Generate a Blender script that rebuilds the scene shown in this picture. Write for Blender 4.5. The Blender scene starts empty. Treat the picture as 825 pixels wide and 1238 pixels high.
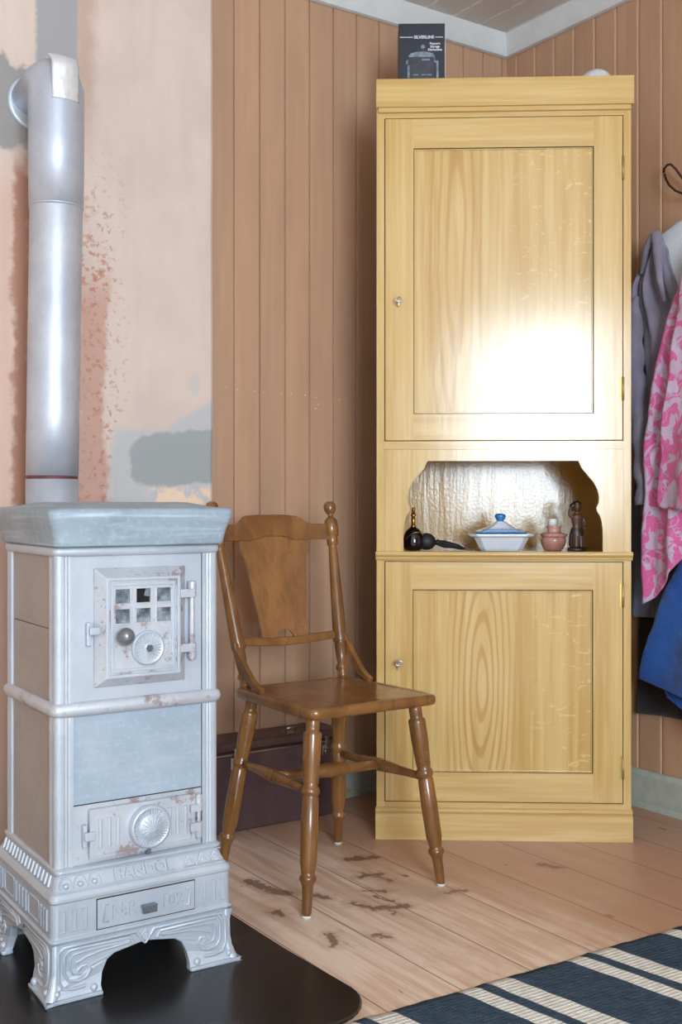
import bpy, bmesh, math, random
from math import sin, cos, pi, radians as rad, hypot, atan2
from mathutils import Vector as V, Matrix, noise as mn
random.seed(7)
scene = bpy.context.scene
COL = scene.collection

# ------------------------------------------------------------------ node helpers
def lin(c):
    return tuple(((x/255)/12.92 if x/255 <= .04045 else ((x/255+.055)/1.055)**2.4) for x in c)+(1,)

class X:
    """float socket with arithmetic"""
    def __init__(s, t, k): s.t, s.k = t, k
    def op(s, o, a, b=None, c=None): return s.t.math(o, a, b, c)
    def __add__(s, o): return s.op('ADD', s, o)
    __radd__ = __add__
    def __sub__(s, o): return s.op('SUBTRACT', s, o)
    def __rsub__(s, o): return s.op('SUBTRACT', o, s)
    def __mul__(s, o): return s.op('MULTIPLY', s, o)
    __rmul__ = __mul__
    def __truediv__(s, o): return s.op('DIVIDE', s, o)

class T:
    def __init__(s, name):
        s.m = bpy.data.materials.new(name); s.m.use_nodes = True
        s.n = s.m.node_tree.nodes; s.l = s.m.node_tree.links
        s.b = s.n['Principled BSDF']
        tc = s.n.new('ShaderNodeTexCoord'); s.obj = tc.outputs['Object']; s.gen = tc.outputs['Generated']
        sp = s.n.new('ShaderNodeSeparateXYZ'); s.l.new(s.obj, sp.inputs[0])
        s.x, s.y, s.z = [X(s, sp.outputs[i]) for i in range(3)]
    def put(s, inp, v):
        if isinstance(v, X): s.l.new(v.k, inp)
        elif hasattr(v, 'is_output'): s.l.new(v, inp)
        else:
            inp.default_value = v
    def math(s, o, a, b=None, c=None):
        q = s.n.new('ShaderNodeMath'); q.operation = o
        for i, v in enumerate((a, b, c)):
            if v is not None: s.put(q.inputs[i], v)
        return X(s, q.outputs[0])
    def mx(s, a, b): return s.math('MAXIMUM', a, b)
    def mi(s, a, b): return s.math('MINIMUM', a, b)
    def ab(s, a): return s.math('ABSOLUTE', a)
    def floor(s, a): return s.math('FLOOR', a)
    def fract(s, a): return s.math('FRACT', a)
    def sine(s, a): return s.math('SINE', a)
    def sqrt(s, a): return s.math('SQRT', a)
    def st(s, v, a, b):
        """smoothstep, a may be larger than b"""
        q = s.n.new('ShaderNodeMapRange'); q.interpolation_type = 'SMOOTHSTEP'
        if a <= b: lo, hi, t0, t1 = a, b, 0, 1
        else: lo, hi, t0, t1 = b, a, 1, 0
        s.put(q.inputs[0], v)
        for i, w in ((1, lo), (2, hi), (3, t0), (4, t1)): q.inputs[i].default_value = w
        return X(s, q.outputs[0])
    def vec(s, x, y, z):
        q = s.n.new('ShaderNodeCombineXYZ')
        for i, v in enumerate((x, y, z)): s.put(q.inputs[i], v)
        return q.outputs[0]
    def noise(s, sc=1, det=4, scale=(1, 1, 1), vec=None, rough=.55, dist=0):
        mp = s.n.new('ShaderNodeMapping'); s.l.new(vec or s.obj, mp.inputs[0]); mp.inputs['Scale'].default_value = scale
        q = s.n.new('ShaderNodeTexNoise'); s.l.new(mp.outputs[0], q.inputs['Vector'])
        q.inputs['Scale'].default_value = sc; q.inputs['Detail'].default_value = det
        q.inputs['Roughness'].default_value = rough; q.inputs['Distortion'].default_value = dist
        return X(s, q.outputs['Fac'])
    def voro(s, sc=1, scale=(1, 1, 1), feature='F1'):
        mp = s.n.new('ShaderNodeMapping'); s.l.new(s.obj, mp.inputs[0]); mp.inputs['Scale'].default_value = scale
        q = s.n.new('ShaderNodeTexVoronoi'); q.feature = feature; s.l.new(mp.outputs[0], q.inputs['Vector'])
        q.inputs['Scale'].default_value = sc
        return X(s, q.outputs['Distance'])
    def white(s, v):
        q = s.n.new('ShaderNodeTexWhiteNoise'); q.noise_dimensions = '1D'; s.put(q.inputs['W'], v)
        return X(s, q.outputs['Value'])
    def mix(s, f, a, b):
        q = s.n.new('ShaderNodeMix'); q.data_type = 'RGBA'
        s.put(q.inputs['Factor'], f)
        for k, v in ((6, a), (7, b)):
            s.put(q.inputs[k], lin(v) if isinstance(v, tuple) and len(v) == 3 else v)
        return q.outputs[2]
    def col(s, c): s.put(s.b.inputs['Base Color'], lin(c) if isinstance(c, tuple) else c)
    def set(s, **k):
        for a, v in k.items(): s.put(s.b.inputs[{'rough': 'Roughness', 'metal': 'Metallic', 'coat': 'Coat Weight', 'coatr': 'Coat Roughness', 'spec': 'Specular IOR Level', 'ior': 'IOR', 'trans': 'Transmission Weight', 'sheen': 'Sheen Weight'}[a]], v)
    def bump(s, h, st=.3, d=.002):
        q = s.n.new('ShaderNodeBump'); s.put(q.inputs['Height'], h); q.inputs['Strength'].default_value = st; q.inputs['Distance'].default_value = d
        s.l.new(q.outputs[0], s.b.inputs['Normal'])

def simple(name, c, rough=.5, metal=0, var=.12, sc=30, bump=0, c2=None, scale=(1, 1, 1), **k):
    t = T(name); n = t.noise(sc, 5, scale)
    d = c2 or tuple(int(v*(1-var)) for v in c)
    t.col(t.mix(t.st(n, .3, .7), c, d)); t.set(rough=rough, metal=metal, **k)
    if bump: t.bump(n, bump, .002)
    return t.m

# ------------------------------------------------------------------ materials
M = {}
def beadboard(name, axis, c, c2):
    t = T(name); s = t.x if axis == 'x' else t.y
    wn = t.white(t.floor((s+.0058)/.0855)) if axis == 'y' else t.white(t.floor((s+.0212)/.0855))
    n = t.noise(9, 5, (1, 1, .22)); g = t.noise(40, 4, (1, 1, .04))
    k = t.mix(wn, c, c2)
    k = t.mix(t.st(n, .35, .75)*.45, k, tuple(int(v*.86) for v in c))
    k = t.mix(t.st(g, .45, .8)*.25, k, tuple(min(255, int(v*1.12)) for v in c))
    sp = t.noise(55, 2); k = t.mix(t.st(sp, .78, .82)*.5, k, (235, 190, 150))
    t.col(k); t.set(rough=.45+n*.2); t.bump(g, .12, .002)
    return t.m
M['boards_back'] = beadboard('brown_painted_boards', 'x', (200, 159, 128), (190, 152, 124))
M['boards_right'] = beadboard('brown_painted_boards_side', 'y', (200, 158, 126), (190, 150, 120))
M['staple'] = simple('pale_speck', (235, 205, 170), .6)
M['room_paint'] = simple('cream_room_paint', (236, 228, 216), .7, sc=4, var=.06)
def m_ceiling():
    t = T('grey_painted_ceiling_boards'); n = t.noise(6, 5, (1, .15, 1)); g = t.noise(60, 3, (1, .04, 1))
    k = t.mix(t.st(n, .3, .75), (226, 221, 216), (212, 207, 203)); k = t.mix(t.st(g, .5, .8)*.25, k, (216, 212, 210))
    t.col(k); t.set(rough=.55); t.bump(g, .1, .002); return t.m
M['ceiling'] = m_ceiling()
M['joint'] = simple('pale_ceiling_joint', (236, 230, 224), .6)
M['white_trim'] = simple('white_trim_paint', (226, 229, 230), .4, sc=10, var=.04)
def m_baseboard():
    t = T('sage_baseboard_paint'); n = t.noise(30, 5); s = t.noise(14, 4, (1, 1, 1.2))
    k = t.mix(t.st(n, .3, .7), (186, 191, 180), (170, 178, 168))
    k = t.mix(t.st(s, .60, .68)*t.st(t.z, .075, .04)*.7, k, (176, 158, 104))
    t.col(k); t.set(rough=.45); return t.m
M['baseboard'] = m_baseboard()

def m_plaster():
    t = T('pink_limewashed_plaster')
    n1 = t.noise(5, 6); n2 = t.noise(22, 6, rough=.65); n3 = t.noise(70, 4); v = t.noise(12, 4, (1, 1, .12))
    x = t.x + (n2-.5)*.06; z = t.z + (n2-.5)*.10
    k = t.mix(t.st(n1, .35, .7), (214, 195, 183), (205, 186, 175))
    k = t.mix(t.st(v, .5, .72)*.35, k, (196, 176, 166))
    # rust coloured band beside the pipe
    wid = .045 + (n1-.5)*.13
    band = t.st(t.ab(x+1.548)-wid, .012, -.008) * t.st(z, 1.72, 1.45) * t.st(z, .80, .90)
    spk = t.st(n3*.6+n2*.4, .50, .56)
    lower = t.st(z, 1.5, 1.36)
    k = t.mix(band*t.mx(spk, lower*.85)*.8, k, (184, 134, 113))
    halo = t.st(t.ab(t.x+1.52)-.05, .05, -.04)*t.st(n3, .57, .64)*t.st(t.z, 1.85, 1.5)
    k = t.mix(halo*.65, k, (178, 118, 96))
    # dark brown strip left of the pipe
    lf = t.st(t.ab(x+1.722)-.022, .012, -.012) * t.st(z, 1.75, 1.66)
    k = t.mix(lf*.8, k, (160, 104, 76))
    lf2 = t.st(t.x+(n2-.5)*.03, -1.735, -1.76) * t.st(z, 1.75, 1.6)*.5
    k = t.mix(lf2, k, (206, 160, 136))
    # cement round the flue entry, and a grey strip above it
    d = t.sqrt((x+1.775)*(x+1.775)*.8 + (z-1.835)*(z-1.835)*1.1)
    k = t.mix(t.st(d, .125, .098), k, (150, 146, 142))
    up = t.st(t.ab(t.x+(n3-.5)*.012+1.635)-.052, .006, -.006) * t.st(t.z, 1.84, 1.90)
    k = t.mix(t.st(t.ab(x+1.565)-.025, .02, -.02)*t.st(t.z, 1.7, 1.95)*.6, k, (176, 140, 120))
    k = t.mix(up*.95, k, (158, 158, 160))
    # cement repair at the lower right
    xx = t.x+(n2-.5)*.07+(n1-.5)*.10; zz = t.z+(n2-.5)*.045
    top = 1.078 + t.st(xx, -1.36, -1.21)*.085
    rep = t.st(zz-top, .012, -.012) * t.st(xx, -1.515, -1.485)
    iu = t.mx(0, -1.36-xx)/.10; iv = (zz-1.0-t.mx(0, xx+1.36)*.12)/.070
    inn = t.st(t.sqrt(iu*iu+iv*iv), 1.08, .92)
    k = t.mix(rep*.9, k, (186, 187, 188)); k = t.mix(inn*.85, k, (150, 155, 154))
    low = t.st(t.ab(xx+1.30)-.09, .02, -.02)*t.st(zz, .945, .925)*t.st(zz, .7, .86)
    k = t.mix(low*t.st(n2, .40, .5), k, (232, 204, 178))
    dr = t.st(t.sqrt((t.x+1.265)*(t.x+1.265)*3+(t.z-1.20)*(t.z-1.20))+(n3-.5)*.02, .034, .022)
    k = t.mix(dr*.5, k, (186, 187, 188))
    t.col(k); t.set(rough=.85); t.bump(n2*.6+n3*.4+(band*spk)*-.25-rep*.2, .35, .006)
    return t.m
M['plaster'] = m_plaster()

def m_floor():
    t = T('worn_pine_floorboards')
    bx = (t.x+1.08)/.165; bid = t.floor(bx); fr = t.fract(bx)
    wn = t.white(bid)
    vec = t.vec(t.x+wn*7, t.y+wn*3, t.z)
    g = t.noise(34, 5, (1, .07, 1), vec); g2 = t.noise(9, 5, (1, .2, 1), vec, dist=.6); big = t.noise(2.2, 4)
    fine = t.noise(120, 3, (1, .1, 1), vec)
    k = t.mix(t.st(g2, .3, .7), (238, 216, 196), (224, 198, 176))
    k = t.mix(wn*.35, k, (214, 184, 160))
    # the paler worn front and the browner varnished patch at the right
    wear = t.st((t.x+t.y*.25)+(big-.5)*.5+(g2-.5)*.3, -1.30, -.95)
    k = t.mix(wear*.75, k, (172, 124, 92))
    k = t.mix(t.st(g, .44, .62)*.55, k, (192, 148, 118)); hz = t.noise(3.5, 5, (1, .6, 1), rough=.65); k = t.mix(t.st(hz, .52, .66)*.4, k, (186, 142, 112))
    k = t.mix(t.st(fine, .55, .75)*.25, k, (216, 190, 166))
    # dark damp marks
    sp = t.noise(15, 4, (1, .55, 1), rough=.6); k = t.mix(t.st(sp, .685, .72)*.75, k, (112, 78, 58))
    e1 = t.noise(38, 3); e2 = t.noise(40, 3, vec=t.vec(t.x+5, t.y+2, t.z))
    px = t.x+(e1-.5)*.045; py = t.y+(e2-.5)*.045; e3 = t.noise(70, 4, (1, .4, 1), rough=.7)
    def seg(ax, ay, bx_, by, w):
        dx, dy = bx_-ax, by-ay; L = dx*dx+dy*dy
        h = t.mx(t.mi(((px-ax)*dx+(py-ay)*dy)/L, 1), 0)
        qx = px-ax-h*dx; qy = py-ay-h*dy
        return t.sqrt(qx*qx+qy*qy)-w
    segs = [(-1.165, -.755, -1.137, -.806, .007), (-1.137, -.806, -1.07, -.835, .011), (-1.11, -.815, -1.12, -.86, .004), (-1.078, -.79, -1.10, -.745, .005),
            (-1.045, -.62, -.99, -.63, .006), (-1.02, -.60, -1.0, -.68, .005), (-1.28, -.50, -1.262, -.60, .014), (-1.262, -.60, -1.245, -.62, .012),
            (-1.30, -.875, -1.32, -.925, .009), (-1.09, -.70, -1.05, -.735, .005), (-1.20, -.66, -1.19, -.69, .008), (-.99, -.50, -.93, -.52, .012),
            (-1.33, -.70, -1.33, -.72, .009), (-.94, -.82, -.90, -.83, .006), (-.62, -.80, -.60, -.84, .007), (-1.22, -.93, -1.21, -.95, .007)]
    d = None
    for s in segs:
        q = seg(*s); d = q if d is None else t.mi(d, q)
    k = t.mix(t.st(d+(e3-.5)*.035, .005, -.003)*.8, k, (104, 68, 46)); k = t.mix(t.st(d+(e3-.5)*.05, .03, .0)*.3, k, (150, 110, 84))
    pm = seg(-1.02, -.72, -.98, -.80, .05); k = t.mix(t.st(pm, .03, -.03)*.3, k, (150, 112, 86))
    kn = t.voro(7, (1, .45, 1)); k = t.mix(t.st(kn, .075, .045)*.75, k, (128, 86, 58))
    # darker brown towards the back wall
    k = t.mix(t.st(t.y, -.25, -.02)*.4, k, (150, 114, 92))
    gap = t.st(t.ab(fr-.5), .486, .496)
    k = t.mix(gap*.75, k, (92, 64, 46))
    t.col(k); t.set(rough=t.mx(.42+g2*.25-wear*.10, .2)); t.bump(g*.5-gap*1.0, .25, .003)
    return t.m
M['floor'] = m_floor()

def m_cab(name, mode, ctr=None):
    """yellow grained paint: v = vertical grain, h = horizontal, p = panel with a flame figure"""
    t = T(name)
    a = (208, 176, 114); b = (192, 154, 88); c = (220, 193, 138)
    if mode == 'h': g = t.noise(1, 5, (3.2, 60, 75)); w = t.noise(1, 4, (1.2, 8, 26))
    else: g = t.noise(1, 5, (75, 60, 3.2)); w = t.noise(1, 4, (22, 8, 1.1))
    k = t.mix(t.st(w, .3, .72), a, b)
    k = t.mix(t.st(g, .42, .72)*.5, k, c)
    if mode == 'p':
        cx, cz, asp, fr, amt = ctr
        n = t.noise(5, 3, (1, 1, .35)); n2 = t.noise(26, 3, (1, 1, .25))
        dx = t.x-cx+(n-.5)*.035; dz = (t.z-cz)/asp
        r = t.sqrt(dx*dx+dz*dz+.0001)+(n2-.5)*.006
        ring = t.sine(r*fr); ring = t.st(ring, -.1, .95)
        fade = t.st(t.ab(t.x-cx), .13, .04)
        k = t.mix(ring*fade*amt, k, (172, 122, 52))
        fl = t.noise(30, 3, (.8, 1, 2.2), dist=1.2); sel = t.st(t.x, cx+.10, cx+.20)
        k = t.mix(t.st(fl, .60, .66)*sel*.4, k, (236, 212, 150))
    t.col(k)
    rn = t.noise(40, 4, (1, 1, .3)); sm = t.noise(7, 3, (1, 1, .5))
    t.set(rough=.13+sm*.10, spec=.5)
    wav = t.noise(34, 3, (1, 1, .25)); t.bump(rn*.35+wav*.65, .10, .003)
    return t.m
M['cab_v'] = m_cab('yellow_grained_paint', 'v'); M['cab_h'] = m_cab('yellow_grained_paint_crosswise', 'h')
M['cab_up'] = m_cab('yellow_flame_grain_upper', 'p', (.215, 1.58, 11, 300, .42))
M['cab_low'] = m_cab('yellow_flame_grain_lower', 'p', (.28, .41, 5.6, 420, .5))
M['dark_gap'] = simple('dark_gap', (60, 44, 24), .9)

def m_niche():
    t = T('ochre_niche_paint'); n = t.noise(6, 4); st = t.noise(1, 5, (46, 40, 4))
    t.col(t.mix(t.st(n, .3, .7), (192, 150, 78), (176, 134, 64)))
    t.set(rough=.14+n*.10, coat=.25, coatr=.10); sp = t.noise(120, 2); t.bump(st*.7+sp*.3, .55, .003); return t.m
M['niche'] = m_niche()

def m_wood(name, a, b, c, rough=.28):
    t = T(name); g = t.noise(55, 5, (1, 1, .10)); n = t.noise(13, 5, (1, 1, .5), dist=.8); w = t.noise(150, 3, (1, 1, .5))
    k = t.mix(t.st(n, .3, .7), a, b); k = t.mix(t.st(g, .45, .75)*.5, k, c)
    k = t.mix(t.st(w, .68, .74)*.5, k, (206, 164, 110))
    t.col(k); t.set(rough=rough+n*.15, coat=.5, coatr=.15); t.bump(g, .06, .002); return t.m
M['chair'] = m_wood('brown_varnished_chair_wood', (140, 95, 48), (110, 70, 33), (74, 45, 20), .22)
M['splat'] = m_wood('golden_splat_wood', (150, 103, 56), (124, 81, 42), (92, 56, 27), .35)
M['chair_seat'] = m_wood('red_brown_seat_wood', (122, 72, 38), (104, 58, 30), (82, 44, 22), .18)
M['white_glide'] = simple('white_felt', (226, 222, 214), .8)

def m_silver(name, c, c2, rough, metal, rust=0, bump=.15):
    t = T(name); n = t.noise(9, 5); f = t.noise(90, 4); p = t.noise(26, 5, rough=.7)
    k = t.mix(t.st(n, .3, .7), c, c2); k = t.mix(t.st(f, .5, .75)*.3, k, tuple(int(v*.88) for v in c))
    if rust:
        msk = t.st(p*.65+n*.35, .545, .60); k = t.mix(msk*rust, k, (136, 104, 96))
        p2 = t.noise(40, 4, rough=.7); k = t.mix(t.st(p2, .63, .68)*rust*.8, k, (104, 88, 84))
        t.set(metal=metal*(1-msk*.8))
    else: t.set(metal=metal)
    t.col(k); t.set(rough=rough+(f-.5)*.1); t.bump(f*.6+n*.4, bump, .002); return t.m
M['silver'] = m_silver('aluminium_stove_paint', (190, 197, 206), (176, 185, 196), .46, .3)
M['silver_worn'] = m_silver('worn_aluminium_stove_paint', (196, 200, 207), (180, 185, 193), .45, .28, .7, .45)
M['pipe'] = m_silver('aluminium_flue_paint', (200, 207, 218), (180, 188, 202), .48, .45)
M['pipe_patch'] = m_silver('bright_foil_patch', (232, 234, 236), (212, 216, 220), .35, .4, .15)
M['grey_knob'] = simple('grey_enamel_knob', (126, 130, 136), .28, .5)
M['steel'] = simple('bare_steel', (190, 186, 178), .28, 1.0)
M['dark_red'] = simple('dark_red_joint', (112, 62, 58), .6)
def m_stone(name, a, b, c, stre=.2):
    t = T(name); n = t.noise(7, 6, rough=.65); f = t.noise(90, 4); st = t.noise(1, 5, (5, 5, 90), dist=.5)
    k = t.mix(t.st(n, .3, .7)*.7, a, b); k = t.mix(t.st(f, .5, .7)*.25, k, c); k = t.mix(t.st(st, .5, .75)*stre, k, c); k = t.mix(t.st(st, .45, .25)*stre*.7, k, b)
    t.col(k); t.set(rough=.5); t.bump(f*.6+n*.4, .25, .002); return t.m
M['soapstone'] = m_stone('blue_grey_soapstone', (160, 174, 187), (140, 156, 170), (186, 198, 208))
M['soapstone_top'] = m_stone('blue_grey_soapstone_top', (152, 168, 180), (124, 142, 154), (188, 202, 212), .75)
M['soapstone_side'] = m_stone('soapstone_warm_reflection_tint', (160, 152, 146), (146, 138, 132), (172, 166, 160))  # same soapstone on the sides, warm reflected light painted into its colour
M['mica'] = simple('grey_mica_pane', (150, 160, 170), .12, sc=45, c2=(70, 76, 84))
M['soot'] = simple('soot_black', (20, 18, 18), .9)
def m_hearth():
    t = T('black_hearth_sheet'); n = t.noise(5, 4); d = t.voro(90); k = t.mix(t.st(n, .3, .7), (26, 25, 25), (38, 36, 36))
    k = t.mix(t.st(d, .09, .05)*t.st(t.noise(11, 2), .5, .62), k, (120, 112, 104)); t.col(k)
    t.set(rough=.20+n*.12, spec=.6); t.bump(n, .05, .004); return t.m
M['hearth'] = m_hearth()
M['trunk'] = simple('maroon_trunk_fibre', (92, 70, 72), .42, sc=14, c2=(78, 58, 61), bump=.1)
M['trunk_lid'] = simple('brown_trunk_lid', (92, 68, 62), .35, sc=14, c2=(78, 58, 54), bump=.1)
M['dark_edge'] = simple('dark_trunk_edge', (48, 34, 34), .35)

def m_rug():
    t = T('navy_rug_with_cream_stripes')
    u = t.x + (t.y)*.20 + (t.noise(18, 2)-.5)*.006
    p = t.fract((u-.2005)*1.018/.2685+10)*.2685
    w1 = t.st(t.ab(p-.020)-.020, .002, -.002); w2 = t.st(t.ab(p-.094)-.026, .002, -.002); w = t.mx(w1, w2)
    n = t.noise(55, 4); fine = t.noise(200, 2)
    nav = t.mix(t.st(n, .3, .7), (66, 82, 97), (53, 68, 84)); cre = t.mix(t.st(n, .3, .7), (230, 228, 220), (210, 207, 198))
    t.col(t.mix(w, nav, cre)); t.set(rough=.95, spec=.15)
    wx = t.sine(t.x*900); wy = t.sine(t.y*620)
    t.bump(wy*(.6+w*.4)*.5+wx*.25+n, .55, .002); return t.m
M['rug'] = m_rug()

def m_cloth(name, a, b, sc=260, st=.5):
    t = T(name); n = t.noise(sc, 3); m = t.noise(9, 4)
    t.col(t.mix(t.st(m, .3, .7), a, b)); t.set(rough=.95, spec=.15, sheen=.25); t.bump(n+m*1.2, st, .003); return t.m
M['fleece'] = m_cloth('grey_violet_fleece', (140, 134, 150), (122, 116, 132))
M['lining'] = m_cloth('pale_grey_lining', (212, 216, 222), (196, 202, 210))
M['greycoat'] = m_cloth('dull_blue_grey_cloth', (126, 130, 146), (108, 111, 128))
M['darkcoat'] = m_cloth('dark_brown_grey_cloth', (62, 56, 60), (46, 42, 46))
M['blue'] = m_cloth('blue_terry_cloth', (48, 92, 164), (38, 76, 146), 160, .9)
def m_pink():
    t = T('pink_and_lilac_patterned_cloth')
    b1 = t.noise(17, 2, (1, 1, .8), dist=1.6); b2 = t.noise(26, 2, (1, 1.2, .9), dist=2.0)
    hatch = t.sine((t.y*.6+t.z+(b1-.5)*.06)*520)
    k = t.mix(t.st(b1, .46, .50), (196, 172, 194), (214, 104, 156))
    k = t.mix(t.st(hatch, -.1, .7)*t.st(b1, .46, .50)*.45, k, (206, 84, 150))
    k = t.mix(t.st(b2, .60, .63)*.8, k, (168, 160, 182))
    ring = t.st(t.ab(t.voro(13)-.30), .035, .015); k = t.mix(ring*.3, k, (226, 196, 212))
    t.col(k); t.set(rough=.95, spec=.15, sheen=.2); n = t.noise(240, 2); t.bump(n, .5, .002); return t.m
M['pink'] = m_pink()
M['iron'] = simple('dark_iron', (66, 44, 32), .45, .3)
M['brass'] = simple('brass', (206, 156, 70), .25, 1.0)
M['hinge'] = simple('dull_brass_hinge', (196, 170, 104), .4, .6)
M['black_glass'] = simple('black_glazed', (16, 14, 14), .10, coat=.5)
M['gold_line'] = simple('gold_line', (176, 150, 96), .3, .8)
M['black_rubber'] = simple('black_cloth_bulb', (30, 32, 38), .55, bump=.2, sc=200)
M['tassel'] = simple('black_tassel_cord', (20, 20, 24), .7, bump=.6, sc=220)
M['china'] = simple('white_china', (214, 224, 238), .12, sc=6, var=.03, coat=.5)
M['china_blue'] = simple('blue_glaze', (40, 126, 196), .10, sc=10, coat=.6)
M['pink_stone'] = simple('pink_polished_stone', (188, 140, 128), .15, sc=24, c2=(150, 104, 94), coat=.6)
M['wax'] = simple('white_wax', (226, 226, 224), .4)
M['dark_carving'] = simple('dark_carved_wood', (58, 36, 28), .4, sc=30, c2=(34, 20, 16), bump=.3)
M['carving_skin'] = simple('brown_carved_wood', (100, 68, 50), .4, sc=30, c2=(74, 48, 36), bump=.2)
M['carton'] = simple('dark_navy_carton', (38, 44, 56), .35, sc=8, var=.2)
M['carton_side'] = simple('pale_carton_side', (206, 206, 216), .5)
M['print'] = simple('white_print', (226, 226, 232), .6)
M['print_grey'] = simple('grey_print', (140, 152, 164), .5, sc=60, c2=(96, 108, 122))
M['print_dark'] = simple('dark_print', (62, 66, 78), .5, sc=40, c2=(48, 52, 62))
M['frosted'] = simple('white_glass_shade', (232, 236, 244), .2)

# ------------------------------------------------------------------ mesh helpers
class MB:
    def __init__(s): s.v = []; s.f = []; s.m = []; s.sm = []
    def add(s, vs, fs, mi=0, smooth=False):
        o = len(s.v); s.v += [tuple(v) for v in vs]
        for f in fs:
            s.f.append([o+i for i in f]); s.m.append(mi); s.sm.append(smooth)
        return s
    def box(s, x0, x1, y0, y1, z0, z1, mi=0):
        vs = [(x0, y0, z0), (x1, y0, z0), (x1, y1, z0), (x0, y1, z0), (x0, y0, z1), (x1, y0, z1), (x1, y1, z1), (x0, y1, z1)]
        return s.add(vs, [(3, 2, 1, 0), (4, 5, 6, 7), (0, 1, 5, 4), (1, 2, 6, 5), (2, 3, 7, 6), (3, 0, 4, 7)], mi)
    def lathe(s, prof, a=(0, 0, 0), d=(0, 0, 1), n=24, mi=0, smooth=True, sx=1, sy=1):
        """prof: (r, h) along direction d from a"""
        a = V(a); d = V(d).normalized(); q = V((0, 0, 1)).rotation_difference(d)
        vs = []; fs = []
        for r, h in prof:
            for k in range(n):
                t = 2*pi*k/n; vs.append(a+q @ V((r*cos(t)*sx, r*sin(t)*sy, h)))
        for i in range(len(prof)-1):
            for k in range(n):
                fs.append((i*n+k, i*n+(k+1) % n, (i+1)*n+(k+1) % n, (i+1)*n+k))
        s.add(vs, fs, mi, smooth)
        s.add(vs[:n], [tuple(range(n-1, -1, -1))], mi); s.add(vs[-n:], [tuple(range(n))], mi)
        return s
    def turned(s, prof, a, b, n=20, mi=0):
        """prof: (radius, fraction along a-b)"""
        a = V(a); b = V(b); L = (b-a).length
        return s.lathe([(r, h*L) for r, h in prof], a, b-a, n, mi)
    def sphere(s, c, r, n=20, mi=0, sx=1, sy=1, sz=1):
        m = n//2; c = V(c)
        return s.lathe([(max(r*sin(pi*i/m), r*.01), -r*sz*cos(pi*i/m)) for i in range(m+1)], c, (0, 0, 1), n, mi, True, sx, sy)
    def tube(s, pts, r, n=10, mi=0, closed=False):
        pts = [V(p) for p in pts]; N = len(pts); R = r if isinstance(r, (list, tuple)) else [r]*N
        vs = []; fs = []; up = None
        for i, p in enumerate(pts):
            a = pts[(i-1) % N] if (closed or i > 0) else p; b = pts[(i+1) % N] if (closed or i < N-1) else p
            d = (b-a).normalized()
            if up is None: up = d.orthogonal().normalized()
            up = (up-d*up.dot(d)).normalized(); w = d.cross(up)
            for k in range(n):
                t = 2*pi*k/n; vs.append(p+(up*cos(t)+w*sin(t))*R[i])
        for i in range(N if closed else N-1):
            j = (i+1) % N
            for k in range(n): fs.append((i*n+k, i*n+(k+1) % n, j*n+(k+1) % n, j*n+k))
        s.add(vs, fs, mi, True)
        if not closed: s.add(vs[:n], [tuple(range(n-1, -1, -1))], mi); s.add(vs[-n:], [tuple(range(n))], mi)
        return s
    def prism(s, poly, y0, y1, mi=0, ax='y'):
        """poly in x,z extruded along y (ax y), or x,y along z, or y,z along x"""
        f = {'y': lambda p, t: (p[0], t, p[1]), 'z': lambda p, t: (p[0], p[1], t), 'x': lambda p, t: (t, p[0], p[1])}[ax]
        n = len(poly); vs = [f(p, y0) for p in poly]+[f(p, y1) for p in poly]
        fs = [tuple(range(n)), tuple(range(2*n-1, n-1, -1))]+[(i, i+n, (i+1) % n+n, (i+1) % n) for i in range(n)]
        return s.add(vs, fs, mi)
    def holes(s, xs, zs, hole, y0, y1, mi=None, ax='y'):
        """grid plate in x,z with the cells for which hole(i,j) left open"""
        nx, nz = len(xs), len(zs)
        f = (lambda x, y, z: (x, y, z)) if ax == 'y' else (lambda x, y, z: (y, x, z))
        vs = [f(x, y, z) for y in (y0, y1) for z in zs for x in xs]
        I = lambda k, i, j: k*nx*nz+j*nx+i
        op = lambda i, j: i < 0 or j < 0 or i >= nx-1 or j >= nz-1 or hole(i, j)
        for i in range(nx-1):
            for j in range(nz-1):
                if hole(i, j): continue
                m = mi(i, j) if mi else 0; fs = []
                fs.append((I(0, i, j), I(0, i+1, j), I(0, i+1, j+1), I(0, i, j+1)))
                fs.append((I(1, i, j+1), I(1, i+1, j+1), I(1, i+1, j), I(1, i, j)))
                if op(i-1, j): fs.append((I(0, i, j), I(0, i, j+1), I(1, i, j+1), I(1, i, j)))
                if op(i+1, j): fs.append((I(0, i+1, j+1), I(0, i+1, j), I(1, i+1, j), I(1, i+1, j+1)))
                if op(i, j-1): fs.append((I(0, i+1, j), I(0, i, j), I(1, i, j), I(1, i+1, j)))
                if op(i, j+1): fs.append((I(0, i, j+1), I(0, i+1, j+1), I(1, i+1, j+1), I(1, i, j+1)))
                s.add(vs, fs, m)
        return s
    def loft(s, loops, mi=0, smooth=False, cap=True):
        n = len(loops[0]); vs = [p for l in loops for p in l]; fs = []
        for i in range(len(loops)-1):
            for k in range(n): fs.append((i*n+k, i*n+(k+1) % n, (i+1)*n+(k+1) % n, (i+1)*n+k))
        s.add(vs, fs, mi, smooth)
        if cap: s.add(loops[0], [tuple(range(n-1, -1, -1))], mi); s.add(loops[-1], [tuple(range(n))], mi)
        return s
    def warp(s, fn): s.v = [tuple(fn(*v)) for v in s.v]; return s

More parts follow.
